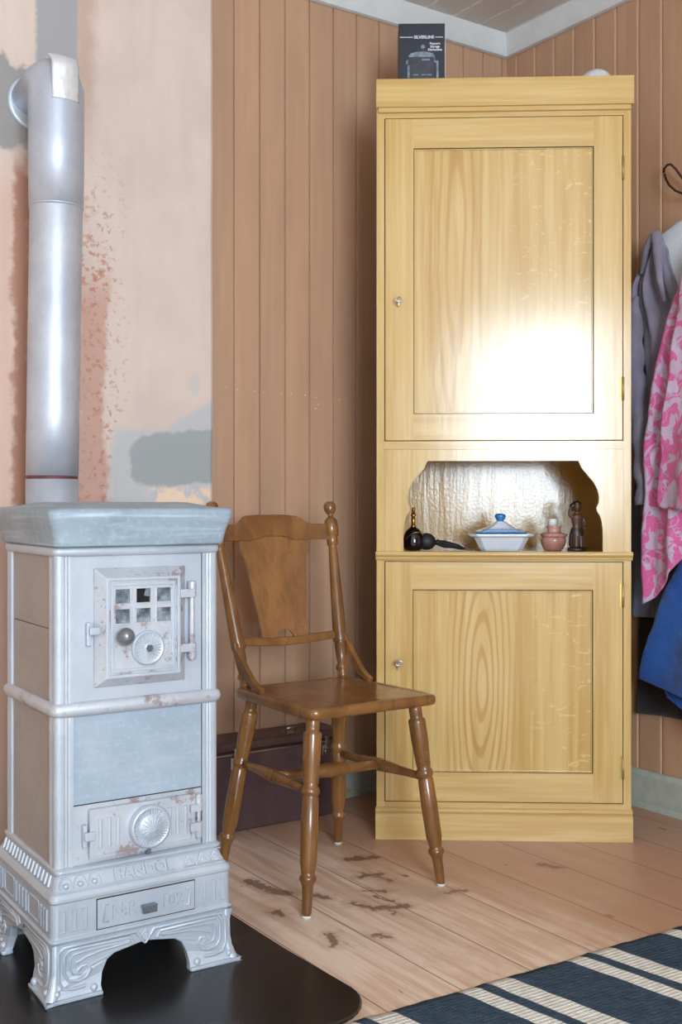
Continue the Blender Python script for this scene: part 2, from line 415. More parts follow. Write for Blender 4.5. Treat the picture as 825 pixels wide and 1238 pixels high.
def setp(o, label=None, category=None, group=None, kind=None):
    for k, v in (('label', label), ('category', category), ('group', group), ('kind', kind)):
        if v: o[k] = v
    return o
def obj(name, mb, mats, parent=None, bevel=0, seg=2, subd=0, merge=True, **tags):
    me = bpy.data.meshes.new(name); me.from_pydata(mb.v, [], mb.f)
    me.polygons.foreach_set('material_index', mb.m); me.polygons.foreach_set('use_smooth', mb.sm)
    for m in (mats if isinstance(mats, (list, tuple)) else [mats]): me.materials.append(M[m])
    bm = bmesh.new(); bm.from_mesh(me)
    if merge: bmesh.ops.remove_doubles(bm, verts=bm.verts, dist=1e-5)
    bmesh.ops.recalc_face_normals(bm, faces=bm.faces); bm.to_mesh(me); bm.free()
    o = bpy.data.objects.new(name, me); COL.objects.link(o)
    if parent: o.parent = parent
    if bevel:
        b = o.modifiers.new('bevel', 'BEVEL'); b.width = bevel; b.segments = seg; b.limit_method = 'ANGLE'; b.angle_limit = rad(35); b.harden_normals = False
    if subd:
        d = o.modifiers.new('subd', 'SUBSURF'); d.levels = d.render_levels = subd
    return setp(o, **tags)
def empty(name, loc, rz=0, **tags):
    o = bpy.data.objects.new(name, None); COL.objects.link(o); o.location = loc; o.rotation_euler = (0, 0, rz); o.empty_display_size = .1
    return setp(o, **tags)
def text_mb(txt, size, ext, fn, off=0, spacing=1.0, mi=0):
    """letters centred on the origin, mapped by fn(x, y, depth)"""
    c = bpy.data.curves.new('t', 'FONT'); c.body = txt; c.size = size; c.extrude = ext; c.align_x = 'CENTER'; c.align_y = 'CENTER'; c.offset = off; c.space_character = spacing; c.resolution_u = 3
    o = bpy.data.objects.new('t', c); COL.objects.link(o)
    dg = bpy.context.evaluated_depsgraph_get(); dg.update(); me = bpy.data.meshes.new_from_object(o.evaluated_get(dg))
    mb = MB(); mb.add([fn(*v.co) for v in me.vertices], [tuple(p.vertices) for p in me.polygons], mi)
    bpy.data.objects.remove(o); bpy.data.curves.remove(c); bpy.data.meshes.remove(me)
    return mb
def join(*mbs):
    r = MB()
    for m in mbs:
        o = len(r.v); r.v += m.v; r.f += [[i+o for i in f] for f in m.f]; r.m += m.m; r.sm += m.sm
    return r
def rrect(hx, hy, r, n=4, cx=0, cy=0):
    out = []
    for sx, sy, a in ((1, 1, 0), (-1, 1, 90), (-1, -1, 180), (1, -1, 270)):
        for k in range(n+1):
            t = rad(a+90*k/n); out.append((cx+sx*(hx-r)+r*cos(t), cy+sy*(hy-r)+r*sin(t)))
    return out

# ------------------------------------------------------------------ the room
RX, RY, HC = -4.7, -4.6, 2.455
S = dict(kind='structure')
obj('floor', MB().box(RX-.1, .1, RY-.1, .1, -.08, 0), 'floor', **S)
# ceiling boards run away from the left wall
m = MB(); xs = []
x = -.047
prof = [(0.0, HC)]
while x > RX:
    prof += [(x+.004, HC), (x, HC+.004), (x-.004, HC)]; x -= .1115
prof.append((RX, HC))
n = len(prof)
for i in range(n-1):
    (xa, za), (xb, zb) = prof[i], prof[i+1]
    m.add([(xa, 0, za), (xb, 0, zb), (xb, RY, zb), (xa, RY, za)], [(0, 1, 2, 3)], 1 if za != zb else 0)
m.add([(0.1, .1, HC+.06), (RX-.1, .1, HC+.06), (RX-.1, RY-.1, HC+.06), (.1, RY-.1, HC+.06)], [(0, 1, 2, 3)])
obj('ceiling', m, ['ceiling', 'joint'], merge=False, **S)

def groove_profile(grooves, s0, s1, w, d):
    p = [(s0, 0)]
    for g in grooves: p += [(g+w, 0), (g+w*.4, d), (g-w*.4, d), (g-w, 0)]
    return p+[(s1, 0)]
gl = []; s = -.015
while s > RX: gl.append(s-.0062); s -= .0855
def wall(name, prof, fn, mats, back):
    m = MB()
    for i in range(len(prof)-1):
        a, b = prof[i], prof[i+1]
        m.add([fn(a[0], a[1], 0), fn(b[0], b[1], 0), fn(b[0], b[1], HC+.03), fn(a[0], a[1], HC+.03)], [(0, 1, 2, 3)])
    m.add([fn(prof[0][0], back, 0), fn(prof[-1][0], back, 0), fn(prof[-1][0], back, HC+.03), fn(prof[0][0], back, HC+.03)], [(0, 1, 2, 3)])
    return m
m = wall('wall_back', groove_profile(gl, .0, RX, .0034, .007), lambda s, d, z: (s, d, z), None, .1)
for x, z in ((-1.07, 1.219), (-1.033, 1.215), (-.981, 1.214), (-.943, 1.212), (-.889, 1.212), (-.853, 1.213), (-.803, 1.213), (-.768, 1.207), (-.757, 1.188), (-.769, 1.174), (-.68, 1.205)):
    m.sphere((x+random.uniform(-.004, .004), -.0005, z), .0026, 8, 1, sx=1.3)
obj('wall_back', m, ['boards_back', 'staple'], merge=False, **S)
gr = []; s = -.048
while s > RY: gr.append(s); s -= .0866
m = wall('wall_right', groove_profile(gr, .0, RY, .0055, .005), lambda s, d, z: (d, s, z), None, .1)
obj('wall_right', m, 'boards_right', merge=False, **S)
obj('wall_left', MB().box(RX-.1, RX, RY-.1, .1, 0, HC+.03), 'room_paint', **S)
WX0, WX1, WZ0, WZ1 = -3.36, -2.12, .70, 2.14
m = MB().holes([RX-.1, WX0, WX1, .1], [0, WZ0, WZ1, HC+.03], lambda i, j: i == 1 and j == 1, RY-.16, RY)
obj('wall_front', m, 'room_paint', **S)
m = MB().holes([WX0, WX0+.05, WX1-.05, WX1], [WZ0, WZ0+.05, WZ1-.05, WZ1], lambda i, j: i == 1 and j == 1, RY-.12, RY-.05)
m.box(WX0-.07, WX1+.07, RY-.005, RY+.02, WZ0-.08, WZ0-.005); m.box(WX0-.07, WX1+.07, RY-.005, RY+.02, WZ1+.005, WZ1+.08)
m.box(WX0-.08, WX0-.005, RY-.005, RY+.02, WZ0-.08, WZ1+.08); m.box(WX1+.005, WX1+.08, RY-.005, RY+.02, WZ0-.08, WZ1+.08)
obj('window_1', m, 'white_trim', bevel=.003, **S)

# cornice along both walls, sage baseboards
cp = [(.003, HC-.068), (.017, HC-.066), (.024, HC-.052), (.036, HC-.018), (.040, HC-.006), (.040, HC+.004), (.003, HC+.004)]
m = MB().loft([[(-d if False else 0-d*0+.0, -d, z) for d, z in cp], [(RX, -d, z) for d, z in cp]])
obj('trim_1', m, 'white_trim', **S)
m = MB().loft([[(-d, 0, z) for d, z in cp], [(-d, RY, z) for d, z in cp]])
obj('trim_2', m, 'white_trim', **S)
bp = [(0.001, 0), (.020, 0), (.020, .012), (.016, .016), (.016, .095), (.011, .106), (.006, .110), (.001, .110)]
obj('baseboard_right', MB().loft([[(-d, 0, z) for d, z in bp], [(-d, RY, z) for d, z in bp]]), 'baseboard', **S)
obj('baseboard_back', MB().loft([[(0, -d, z) for d, z in bp], [(-1.208, -d, z) for d, z in bp]]), 'baseboard', **S)

# plastered chimney breast
CHX, CHY = -1.209, -.19
prof = [(-2.35, .0), (-2.35, CHY+.012), (-2.338, CHY), (CHX-.010, CHY), (CHX-.003, CHY+.004), (CHX, CHY+.012), (CHX, .0)]
def wob(x, y, z):
    k = mn.noise(V((x*3, y*3, z*2.2)))*.004
    return (x+(k if x > -1.23 else 0), y+(k*.5 if y < -.1 else 0), z)
m = MB().loft([[(x, y, HC*i/40) for x, y in prof] for i in range(41)], cap=False).warp(wob)
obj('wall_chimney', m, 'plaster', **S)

# ------------------------------------------------------------------ hearth sheet and rug
poly = [(-2.3, -.195), (-1.425, -.195), (-1.424, -.9)]
for k in range(9):
    t = rad(0-90*k/8); poly.append((-1.515+.10*cos(t), -1.122+.10*sin(t)))
poly += [(-2.3, -1.235)]
obj('hearth_plate', MB().prism(poly, 0.0005, .009, ax='z'), 'hearth', bevel=.003, label='black sheet metal hearth plate under the silver stove', category='hearth plate')

r = empty('rug', (-1.464, -1.228, 0), rad(-2.5), label='navy blue woven rug with cream stripes on the plank floor', category='rug')
m = MB(); nx, ny = 130, 90; LX, LY = 1.25, 1.5; top = []; bot = []
def rp(i, j):
    u = -.12+LX*i/nx; v = -LY*j/ny
    e = (.004*mn.noise(V((u*30, 1.3, 0)))+.002*mn.noise(V((u*120, 4, 0)))) if j == 0 else 0
    zz = .007+.0015*mn.noise(V((u*6, v*6, 2)))+(-.003 if j == 0 or i == 0 else 0)
    return (u+.03*v*0, v+e, zz)
vs = [rp(i, j) for j in range(ny+1) for i in range(nx+1)]+[(rp(i, j)[0], rp(i, j)[1], .0005) for j in range(ny+1) for i in range(nx+1)]
N = (nx+1)*(ny+1); I = lambda i, j: j*(nx+1)+i
fs = [(I(i, j), I(i, j+1), I(i+1, j+1), I(i+1, j)) for j in range(ny) for i in range(nx)]
fs += [tuple(N+q for q in reversed(f)) for f in fs]
fs += [(I(i, 0), I(i+1, 0), N+I(i+1, 0), N+I(i, 0)) for i in range(nx)]+[(I(i+1, ny), I(i, ny), N+I(i, ny), N+I(i+1, ny)) for i in range(nx)]
fs += [(I(0, j+1), I(0, j), N+I(0, j), N+I(0, j+1)) for j in range(ny)]+[(I(nx, j), I(nx, j+1), N+I(nx, j+1), N+I(nx, j)) for j in range(ny)]
m.add(vs, fs, 0, True)
obj('pile', m, 'rug', r)

# ------------------------------------------------------------------ the stove
ST = empty('wood_stove', (-1.714, -.71, .009), rad(-1.2), label='silver painted cast iron stove with soapstone panels on the black hearth plate', category='stove')
def rring(hx, hy, z, r=.012, cy=0): return [(x, y, z) for x, y in rrect(hx, hy, r, 4, 0, cy)]
# base: shell over an apron with arched feet
HX, HY = .181, .178
base = MB().loft([rring(HX-.004, HY-.004, .098), rring(HX-.003, HY-.003, .101), rring(HX+.001, HY+.001, .104), rring(HX+.001, HY+.001, .108), rring(HX-.003, HY-.003, .111), rring(HX-.003, HY-.003, .172), rring(HX-.001, HY-.001, .175), rring(HX-.001, HY-.001, .180),
                  rring(HX-.005, HY-.005, .187), rring(HX-.010, HY-.010, .191), rring(HX-.018, HY-.024, .214), rring(HX-.018, HY-.024, .217), rring(HX-.015, HY-.018, .219), rring(HX-.015, HY-.018, .224), rring(HX-.019, HY-.024, .227)], smooth=False)
arch = [(-.086, 0), (-.088, .014), (-.084, .035), (-.074, .055), (-.060, .064), (-.03, .069), (0, .074), (.03, .069), (.060, .064), (.074, .055), (.084, .035), (.088, .014), (.086, 0)]
def apron(hw, k):
    a = [(x*k, z) for x, z in arch]
    p = [(-hw, .10), (-hw, .045), (-hw, .03), (-hw, .015), (-hw, .012), (-hw, 0)]+a+[(hw, 0), (hw, .012), (hw, .015), (hw, .03), (hw, .045), (hw, .10)]
    return p
ap = MB()
for sgn in (-1, 1):
    q = MB().prism(apron(HX-.004, 1), 0, .016); q.warp(lambda x, y, z: (x, sgn*(HY-.004-y), z)); ap = join(ap, q)
    q = MB().prism(apron(HY-.004, .93), 0, .016); q.warp(lambda x, y, z: (sgn*(HX-.004-y), x, z)); ap = join(ap, q)
def flare(x, y, z):
    d = .013*max(0, (.05-z)/.05)**2
    fx = min(1, max(0, (abs(x)-.12)/.04)); fy = min(1, max(0, (abs(y)-.12)/.04))
    return (x+(d*fx if x > 0 else -d*fx), y+(d*fy if y > 0 else -d*fy), z)
ap.warp(flare)
# corner roundings of the feet, foot rims
for sx in (-1, 1):
    for sy in (-1, 1):
        q = MB().tube([(sx*(HX-.012), sy*(HY-.012), z) for z in (0, .012, .025, .05, .10)], [.012, .0115, .010, .009, .009], 12)
        q.warp(flare); ap = join(ap, q)
        x0, x1 = sorted((sx*.087, sx*(HX+.0105))); y0, y1 = sorted((sy*(HY-.012), sy*(HY+.0115)))
        ap.box(x0, x1, y0, y1, 0, .007)
        x0, x1 = sorted((sx*(HX-.012), sx*(HX+.0105))); y0, y1 = sorted((sy*.082, sy*(HY+.0115)))
        ap.box(x0, x1, y0, y1, 0, .007)
bo = obj('base', base, 'silver', ST, bevel=.0015)
ap.box(-.15, .15, -.15, .15, .088, .1)   # underside
obj('apron', ap, 'silver', bo, bevel=.0022)
# relief on the base
rel = MB()
def line(pts, fn, r=.0036):
    rel.tube([fn(*p) for p in pts], r, 6)
def front(sx):
    def f(x, z):
        d = .013*max(0, (.05-z)/.05)**2; return (sx*x, -(HY-.004)-d+.0002, z)
    return f
def side(sx, sy, fac=.96):
    def f(x, z):
        d = .013*max(0, (.05-z)/.05)**2; return (sx*(HX-.004+d), sy*x*fac, z)
    return f
def scroll(f):
    line([(.010, .083), (.018, .095), (.020, .094), (.13, .094), (.156, .094), (.165, .084), (.166, .036), (.158, .022), (.14, .019), (.118, .020)], f)
    line([(.024, .076), (.030, .087), (.128, .0875), (.146, .087), (.154, .078), (.155, .046), (.147, .033), (.128, .030), (.114, .034), (.106, .046), (.112, .056), (.124, .054), (.130, .048)], f)
    line([(.030, .080), (.085, .081), (.118, .080), (.138, .078), (.144, .068), (.144, .052), (.138, .043), (.124, .041), (.118, .047), (.124, .049)], f, .0028)
    line([(.034, .078), (.09, .074), (.112, .070), (.122, .066), (.134, .062)], f, .0030)
    for px, pz, pr in ((.170, .016, .0065), (.102, .014, .0075)):
        p = f(px, pz); rel.sphere(p, pr, 10, sz=1)
scroll(front(1)); scroll(front(-1))
for sx in (-1, 1):
    for sy in (-1, 1): scroll(side(sx, sy))
line([(0, .070), (-.008, .078), (-.009, .084), (-.003, .090), (0, .096), (.003, .090), (.009, .084), (.008, .078), (0, .070)], front(1), .0022)
line([(0, .076), (-.004, .082), (0, .088), (.004, .082), (0, .076)], front(1), .0022)
# upright bars either side of the ash drawer
yb = -(HY-.003)
def rbar(x0, x1, z0, z1, h=.0028):
    w = .0022
    for a in ((x0, z0, x1, z0), (x1, z0, x1, z1), (x1, z1, x0, z1), (x0, z1, x0, z0)):
        rel.tube([(a[0], yb, a[1]), (a[2], yb, a[3])], w, 6)
    rel.box(x0, x1, yb-.0012, yb+.001, z0, z1)
for sx in (-1, 1):
    for c in (.118, .138, .158): rbar(sx*c-.004, sx*c+.004, .122, .160)
    for c in (-.15, -.135, -.12, -.03, -.01, .01, .03, .12, .135, .15):
        X0 = sx*(HX-.003); rel.box(min(X0, X0+sx*.003), max(X0, X0+sx*.003), c-.0035, c+.0035, .122, .160)
    for c in (-.075, .075):
        for a, b in (((c-.03, .122), (c-.03, .160)), ((c-.03, .160), (c+.03, .160)), ((c+.03, .160), (c+.03, .122)), ((c+.03, .122), (c-.03, .122))):
            rel.tube([(X0, a[0], a[1]), (X0, b[0], b[1])], .002, 6)
# frieze on the sloping shoulder: rings, letters, triangles
def slope(x, t, d=0):    # t 0..1 up the slope
    return (x, -(HY-.010)+.014*t-d*.85, .191+.023*t+d*.5)
def fl2(pts, r=.002):
    rel.tube([slope(*p, .0002) for p in pts], r, 6)
for c in (-.148, -.121, -.094):
    fl2([(c+.011*cos(a)*(1 if True else 1), .12+.75*abs(sin(a))) for a in [pi*k/8 for k in range(9)]]); rel.sphere(slope(c, .32, .0005), .0055, 10, sx=1.1)
for c in (.094, .121, .148):
    fl2([(c-.012, .12), (c, .88), (c+.012, .12), (c-.012, .12)]); fl2([(c-.005, .25), (c, .6), (c+.005, .25)], .0016)
for sx in (-1, 1):
    for k in range(15):
        y = -.135+k*.0195; X0 = sx*(HX-.010)
        rel.tube([(X0+sx*.0003, y, .194), (X0-sx*.0072, y+.005, .212)], .0032, 6)
    for tt in (.02, .97): rel.tube([(sx*(HX-.010-.008*tt), y, .191+.023*tt) for y in (-.15, .15)], .0014, 6)
for tt in (.0, .98): fl2([(-.165, tt), (.165, tt)], .0014)
obj('relief', rel, 'silver', bo, merge=False)
obj('lettering', text_mb('HANDÖL', .0275, .0026, lambda x, y, d: slope(x*1.02+.002, .44+y/.0285, d+.0012), off=.0010), 'silver', bo, merge=False)

# ash drawer in the base
dr = obj('drawer', MB().box(-.094, .099, yb-.0035, yb+.004, .115, .168), 'silver', ST, bevel=.0012)
fr = MB()
for x in (-.094, .099): fr.box(x-.0012, x+.0012, yb-.0015, yb+.0005, .1135, .1695)
for z in (.1142, .1688): fr.box(-.0945, .0995, yb-.0015, yb+.0005, z-.001, z+.001)
obj('gap', fr, 'dark_gap', dr)
yd = yb-.0035
t1 = text_mb('N:R', .038, .0030, lambda x, y, d: (x*.85-.042, yd-d-.0006, .1415+y*.86), off=.0006)
t2 = text_mb('102', .038, .0030, lambda x, y, d: (x*.85+.053, yd-d-.0006, .1415+y*.86), off=.0006)
for x in (-.082, .088):
    s_ = 1 if x < 0 else -1
    obj('bracket', MB().tube([(x+s_*.008, yd, .126), (x, yd, .126), (x, yd, .157), (x+s_*.008, yd, .157)], .0022, 6), 'silver', dr)
obj('lettering', t1, 'silver', dr, merge=False); obj('lettering', t2, 'silver', dr, merge=False)
pm = MB().box(-.011, .017, yd-.014, yd, .138, .144).box(-.011, .017, yd-.014, yd-.010, .130, .144)
obj('handle', pm, 'grey_knob', dr, bevel=.0012, label='dull grey drawer pull')

# body: fluted corner posts, rings, panels
BX, BY = .163, .150
bd = MB().box(-BX+.012, BX-.012, -BY+.014, BY-.012, .222, .80)
obj('firebox', bd, 'soot', ST)
for sx in (-1, 1):
    for sy in (-1, 1):
        q = MB()
        pr = []
        # L shaped rounded post with flutes on its faces
        w = .034; r_ = .010
        out = [(0, w)]+[(0, w-.006), (.0016, w-.009), (.0, w-.012), (.0016, w-.015), (0, w-.018), (0, r_)]+[(r_-r_*cos(t), r_-r_*sin(t)) for t in [rad(90*k/5) for k in range(1, 5)]]+[(r_, 0), (w-.018, 0), (w-.015, .0016), (w-.012, 0), (w-.009, .0016), (w-.006, 0), (w, 0), (w, .014), (.014, w)]
        poly = [(sx*(BX-a), sy*(BY-b)) for a, b in out]
        q.prism(poly, .218, .806, ax='z')
        obj('corner_post', q, 'silver', ST)
rg = MB()
for z0, z1, e in ((.498, .524, .007), (.789, .807, .004)):
    zs = [z0, z0+(z1-z0)*.2, z0+(z1-z0)*.5, z0+(z1-z0)*.8, z1]; es = [0, .75, 1, .75, 0]
    obj('band', MB().loft([rring(BX+e*k, BY+e*k, z, .013) for z, k in zip(zs, es)], smooth=True), 'silver_worn' if z0 < .6 else 'silver', ST)
yf = -BY+.0045
fp = MB().box(-BX+.034, BX-.034, yf, yf+.01, .522, .79)
obj('upper_plate', fp, 'silver', ST)
lp2 = MB().box(-BX+.034, BX-.034, yf, yf+.01, .222, .3355)
obj('lower_plate', lp2, 'silver_worn', ST)
obj('front_panel', MB().box(-BX+.034, BX-.034, yf, yf+.01, .336, .50), 'soapstone', ST)
for sx in (-1, 1):
    X0 = sx*(BX-.0045); a, b = sorted((X0, X0-sx*.01))
    for z0, z1 in ((.222, .499), (.522, .655), (.6565, .79)):
        obj('side_panel', MB().box(a, b, -BY+.034, BY-.034, z0, z1), 'soapstone_side', ST, bevel=.0008)
obj('back_panel', MB().box(-BX+.034, BX-.034, BY-.0145, BY-.0045, .222, .79), 'silver', ST)
# thin dark joints round the front plates
gm = MB()
for x in (-BX+.034, BX-.034):
    gm.box(x-.0008, x+.0008, yf-.0006, yf+.002, .225, .79)
gm.box(-BX+.034, BX-.034, yf-.0006, yf+.002, .3345, .3365)
obj('joint', gm, 'dark_gap', ST)

# soapstone lid with swelling edge
lid = [(0, .807), (.005, .808), (.0065, .811), (.0075, .820), (.0105, .835), (.0145, .847), (.0175, .856), (.019, .863), (.0195, .869), (.0180, .8735), (.014, .876), (.006, .8772), (-.010, .8785), (-.045, .887), (-.06, .888)]
obj('top_slab', MB().loft([rring(BX+e, BY+.015+e, z, .016, cy=.0) for e, z in lid], smooth=True), 'soapstone_top', ST)

# fire door
fd = MB()
dx0, dx1, dz0, dz1 = -.090, .092, .547, .766
y0, y1 = yf-.004, yf-.022
R1 = [(dx0, dz0), (dx1, dz0), (dx1, dz1), (dx0, dz1)]
ix0, ix1, iz0, iz1 = dx0+.017, dx1-.017, dz0+.017, dz1-.017
R2 = [(ix0, iz0), (ix1, iz0), (ix1, iz1), (ix0, iz1)]
fd.loft([[(x, yf, z) for x, z in R1], [(x, y0, z) for x, z in R1], [(x, y1, z) for x, z in R2]], cap=False)
DO = obj('fire_door', fd, 'silver_worn', ST, bevel=.0012)
xs = [ix0, -.054, -.026, -.013, .015, .028, .056, ix1]; zs = [iz0, .664, .690, .701, .727, iz1]
pl = MB().holes(xs, zs, lambda i, j: i in (1, 3, 5) and j in (1, 3), y1+.004, y1+.010)
obj('door_plate', pl, 'silver_worn', DO)
obj('door_lining', MB().box(-.058, .060, y1+.0101, y1+.0115, .660, .731), 'soot', DO)
for w_, o_ in ((.0, .0035), (.010, .002)):
    e = MB().holes([ix0+w_, ix0+w_+.006, ix1-w_-.006, ix1-w_], [iz0+w_, iz0+w_+.006, iz1-w_-.006, iz1-w_], lambda i, j: i == 1 and j == 1, y1+.005-o_*1.6, y1+.006)
    obj('moulding', e, 'silver', DO, bevel=.001)
k = 0
for j, (za, zb) in enumerate(((.701, .727), (.664, .690))):
    for i, (xa, xb) in enumerate(((-.054, -.026), (-.013, .015), (.028, .056))):
        f = MB().holes([xa-.003, xa, xb, xb+.003], [za-.003, za, zb, zb+.003], lambda a, b: a == 1 and b == 1, y1+.0025, y1+.005)
        w = obj('window_frame', f, 'silver_worn', DO, bevel=.0006)
        if (j, i) == (0, 1):
            mm = MB().prism([(xb-.011, za+.012), (xb, za+.010), (xb, zb), (xb-.008, zb)], y1+.0075, y1+.0085)
        else: mm = MB().box(xa, xb, y1+.0075, y1+.0085, za, zb)
        obj('pane', mm, 'mica', DO)
ds = MB().lathe([(.033, 0), (.033, .003), (.030, .006), (.029, .006), (.027, .0045), (.010, .006), (.008, .0085), (.004, .009)], (.009, y1+.004, .616), (0, -1, 0), 40)
for k in range(26):
    a = 2*pi*k/26; ds.tube([(.009+.009*cos(a), y1-.0022, .616+.009*sin(a)), (.009+.026*cos(a), y1-.0008, .616+.026*sin(a))], .0013, 5)
DI = obj('draught_wheel', ds, 'silver', DO, merge=False)
DI2 = MB().lathe([(.0068, 0), (.0068, .006), (.003, .010)], (.009, y1-.004, .616), (0, -1, 0), 6, smooth=False)
obj('screw', DI2, 'grey_knob', DO)
kb = MB().lathe([(.005, 0), (.005, .012), (.010, .014), (.0145, .020), (.016, .027), (.0145, .034), (.010, .039), (.003, .042)], (-.044, y1+.004, .643), (0, -1, 0), 20)
obj('knob', kb, 'grey_knob', DO, label='round grey door knob')
lt = MB().box(-.104, -.084, yf-.022, yf-.013, .646, .660).box(-.106, -.097, yf-.012, yf, .625, .668)
obj('latch', lt, 'silver', DO, bevel=.002)
hg = MB().lathe([(.0055, 0), (.0055, .148)], (.104, yf-.010, .584), (0, 0, 1), 12)
for z in (.588, .706): hg.lathe([(.0085, 0), (.0085, .030)], (.104, yf-.010, z), (0, 0, 1), 14); hg.box(.076, .106, yf-.022, yf-.014, z+(.014 if z < .65 else 0), z+(.030 if z < .65 else .016))
obj('hinge', hg, 'silver_worn', DO, bevel=.0012)
ov = MB()
ov.tube([(.050+.010*cos(t), y1+.004, .618+.030*sin(t)) for t in [2*pi*k/24 for k in range(24)]], .0018, 6, closed=True)
for z in (.604, .612, .622, .632): ov.sphere((.050, y1+.004, z), .0028, 8)
obj('ornament', ov, 'silver_worn', DO, merge=False)

# ash door
AD = obj('ash_door', MB().box(-.101, .110, yf-.010, yf, .236, .327), 'silver_worn', ST, bevel=.0035)
fl = MB()
for x in (-.080, -.063, -.046, .058, .074, .090): fl.tube([(x, yf-.0095, .255), (x, yf-.0095, .308)], .0042, 8)
fl.holes([-.101, -.094, .102, .110], [.236, .242, .321, .327], lambda i, j: i == 1 and j == 1, yf-.0125, yf-.009)
obj('flute', fl, 'silver_worn', AD, merge=False)
ds = MB().lathe([(.040, 0), (.040, .014), (.037, .017), (.034, .017), (.033, .0155), (.024, .016), (.022, .018), (.006, .022), (.002, .022)], (.014, yf-.009, .281), (0, -1, 0), 44)
for k in range(36):
    a = 2*pi*k/36; ds.tube([(.014+.024*cos(a), yf-.0255, .281+.024*sin(a)), (.014+.033*cos(a), yf-.0252, .281+.033*sin(a))], .0016, 5)
for k in range(16):
    a = 2*pi*k/16; ds.tube([(.014+.007*cos(a), yf-.0305, .281+.007*sin(a)), (.014+.021*cos(a), yf-.027, .281+.021*sin(a))], .0018, 5)
obj('draught_wheel', ds, 'silver', AD, merge=False)
hg = MB().lathe([(.0045, 0), (.0045, .086)], (.118, yf-.010, .240), (0, 0, 1), 12)
for z in (.243, .294): hg.lathe([(.0075, 0), (.0075, .030)], (.118, yf-.010, z), (0, 0, 1), 14); hg.box(.098, .120, yf-.020, yf-.012, z+(.014 if z < .26 else 0), z+(.030 if z < .26 else .014))
obj('hinge', hg, 'silver_worn', AD, bevel=.001)
obj('latch', MB().box(-.112, -.092, yf-.020, yf-.010, .272, .288).box(-.113, -.105, yf-.012, yf, .258, .300), 'silver', AD, bevel=.002)
obj('catch', MB().box(.010, .018, yf-.014, yf-.004, .228, .240), 'grey_knob', AD)
obj('side_vent', MB().prism([(.06, .222), (.135, .222), (.135, .262), (.12, .29), (.075, .29), (.06, .262)], BX-.006, BX+.012, ax='x'), 'silver', ST, bevel=.003)
obj('flue_stub', MB().lathe([(.052, 0), (.052, .06), (.056, .062), (.056, .08)], (0, BY-.02, .66), (0, 1, 0), 28), 'silver', ST)

# flue pipe behind the stove
FP = empty('stove_pipe', (-1.7172, -.345, 0), 0, label='silver flue pipe rising behind the stove and bending into the plastered chimney', category='stove pipe')
obj('lower_pipe', MB().tube([(.0147, 0, .55), (.0147, 0, .948)], .0585, 36).tube([(.0147, 0, .67), (.005, -.075, .67)], .050, 28), 'pipe', FP)
obj('joint_ring', MB().tube([(.0147, 0, .944), (.0148, 0, .957)], .0572, 36), 'dark_red', FP, label='dark red gap in the pipe')
obj('pipe_section', MB().lathe([(.0585, .955), (.0585, 1.1), (.0588, 1.558), (.0605, 1.560), (.0612, 1.564), (.0605, 1.568)], (0, 0, 0), (.0155, 0, 1), 40), 'pipe', FP)
el = MB()
ax = lambda z: V((.0242, 0, z))
ptsE = [ax(1.560), ax(1.70), ax(1.80), V((.0243, .002, 1.838)), V((.0244, .014, 1.862)), V((.0246, .034, 1.876)), V((.025, .06, 1.880)), V((.027, .158, 1.872))]
el.tube(ptsE, [.0610, .0620, .0625, .0625, .0625, .0620, .0600, .0580], 40)
el.warp(lambda x, y, z: (x, y, z-.028*min(1, max(0, (z-1.80)/.1))))
obj('elbow', el, 'pipe', FP)
# soot door patch on the elbow
pt = MB(); na, nz = 14, 18
vs = []
for j in range(nz+1):
    z = 1.795+.118*j/nz
    for i in range(na+1):
        a = -pi/2+.02+(-.52+1.04*i/na)
        rr = .0640+.0015*mn.noise(V((a*6, z*40, 3)))
        yy = rr*sin(a); zz = z
        if z > 1.868:
            q = (z-1.868)/.045; yy += .030*q*q; zz = 1.868+.045*(q-.18*q*q)
        vs.append((.0243+rr*cos(a), yy, zz-.004))
fs = [(j*(na+1)+i, j*(na+1)+i+1, (j+1)*(na+1)+i+1, (j+1)*(na+1)+i) for j in range(nz) for i in range(na)]
pt.add(vs, fs, 0, True)
o = obj('patch', pt, 'pipe_patch', FP, label='bright soldered patch on the elbow')
md = o.modifiers.new('s', 'SOLIDIFY'); md.thickness = .003; md.offset = -1
obj('wall_collar', MB().lathe([(.058, 0), (.066, 0), (.067, .006), (.062, .010), (.058, .010)], (.027, .1565, 1.845), (0, -1, 0), 36), 'pipe', FP)

# ------------------------------------------------------------------ the chair
CH = empty('wooden_chair', (-1.09, -.575, 0), 0, label='brown varnished wooden chair with turned legs between the stove and the yellow cabinet', category='chair')
cc = lambda x, y, z: (x+1.09, y+.575, z)
legp = [(.0095, 0), (.0105, .02), (.0125, .14), (.0150, .160), (.0185, .172), (.0190, .182), (.0180, .192), (.0140, .200), (.0155, .215), (.0185, .26), (.0195, .42), (.0180, .585), (.0160, .592), (.0195, .604), (.0205, .618), (.0195, .632), (.0155, .642), (.0170, .665), (.0200, .80), (.0205, .905), (.0195, .918), (.0145, .925), (.0150, .94), (.0155, .97), (.0145, 1)]
backlegp = legp
LEG = {'fl': ((-1.290, -.770), (-1.243, -.722)), 'fr': ((-.922, -.776), (-.968, -.735)), 'bl': ((-1.290, -.385), (-1.236, -.440)), 'br': ((-.943, -.378), (-.972, -.425))}
SB = .416
P = {}
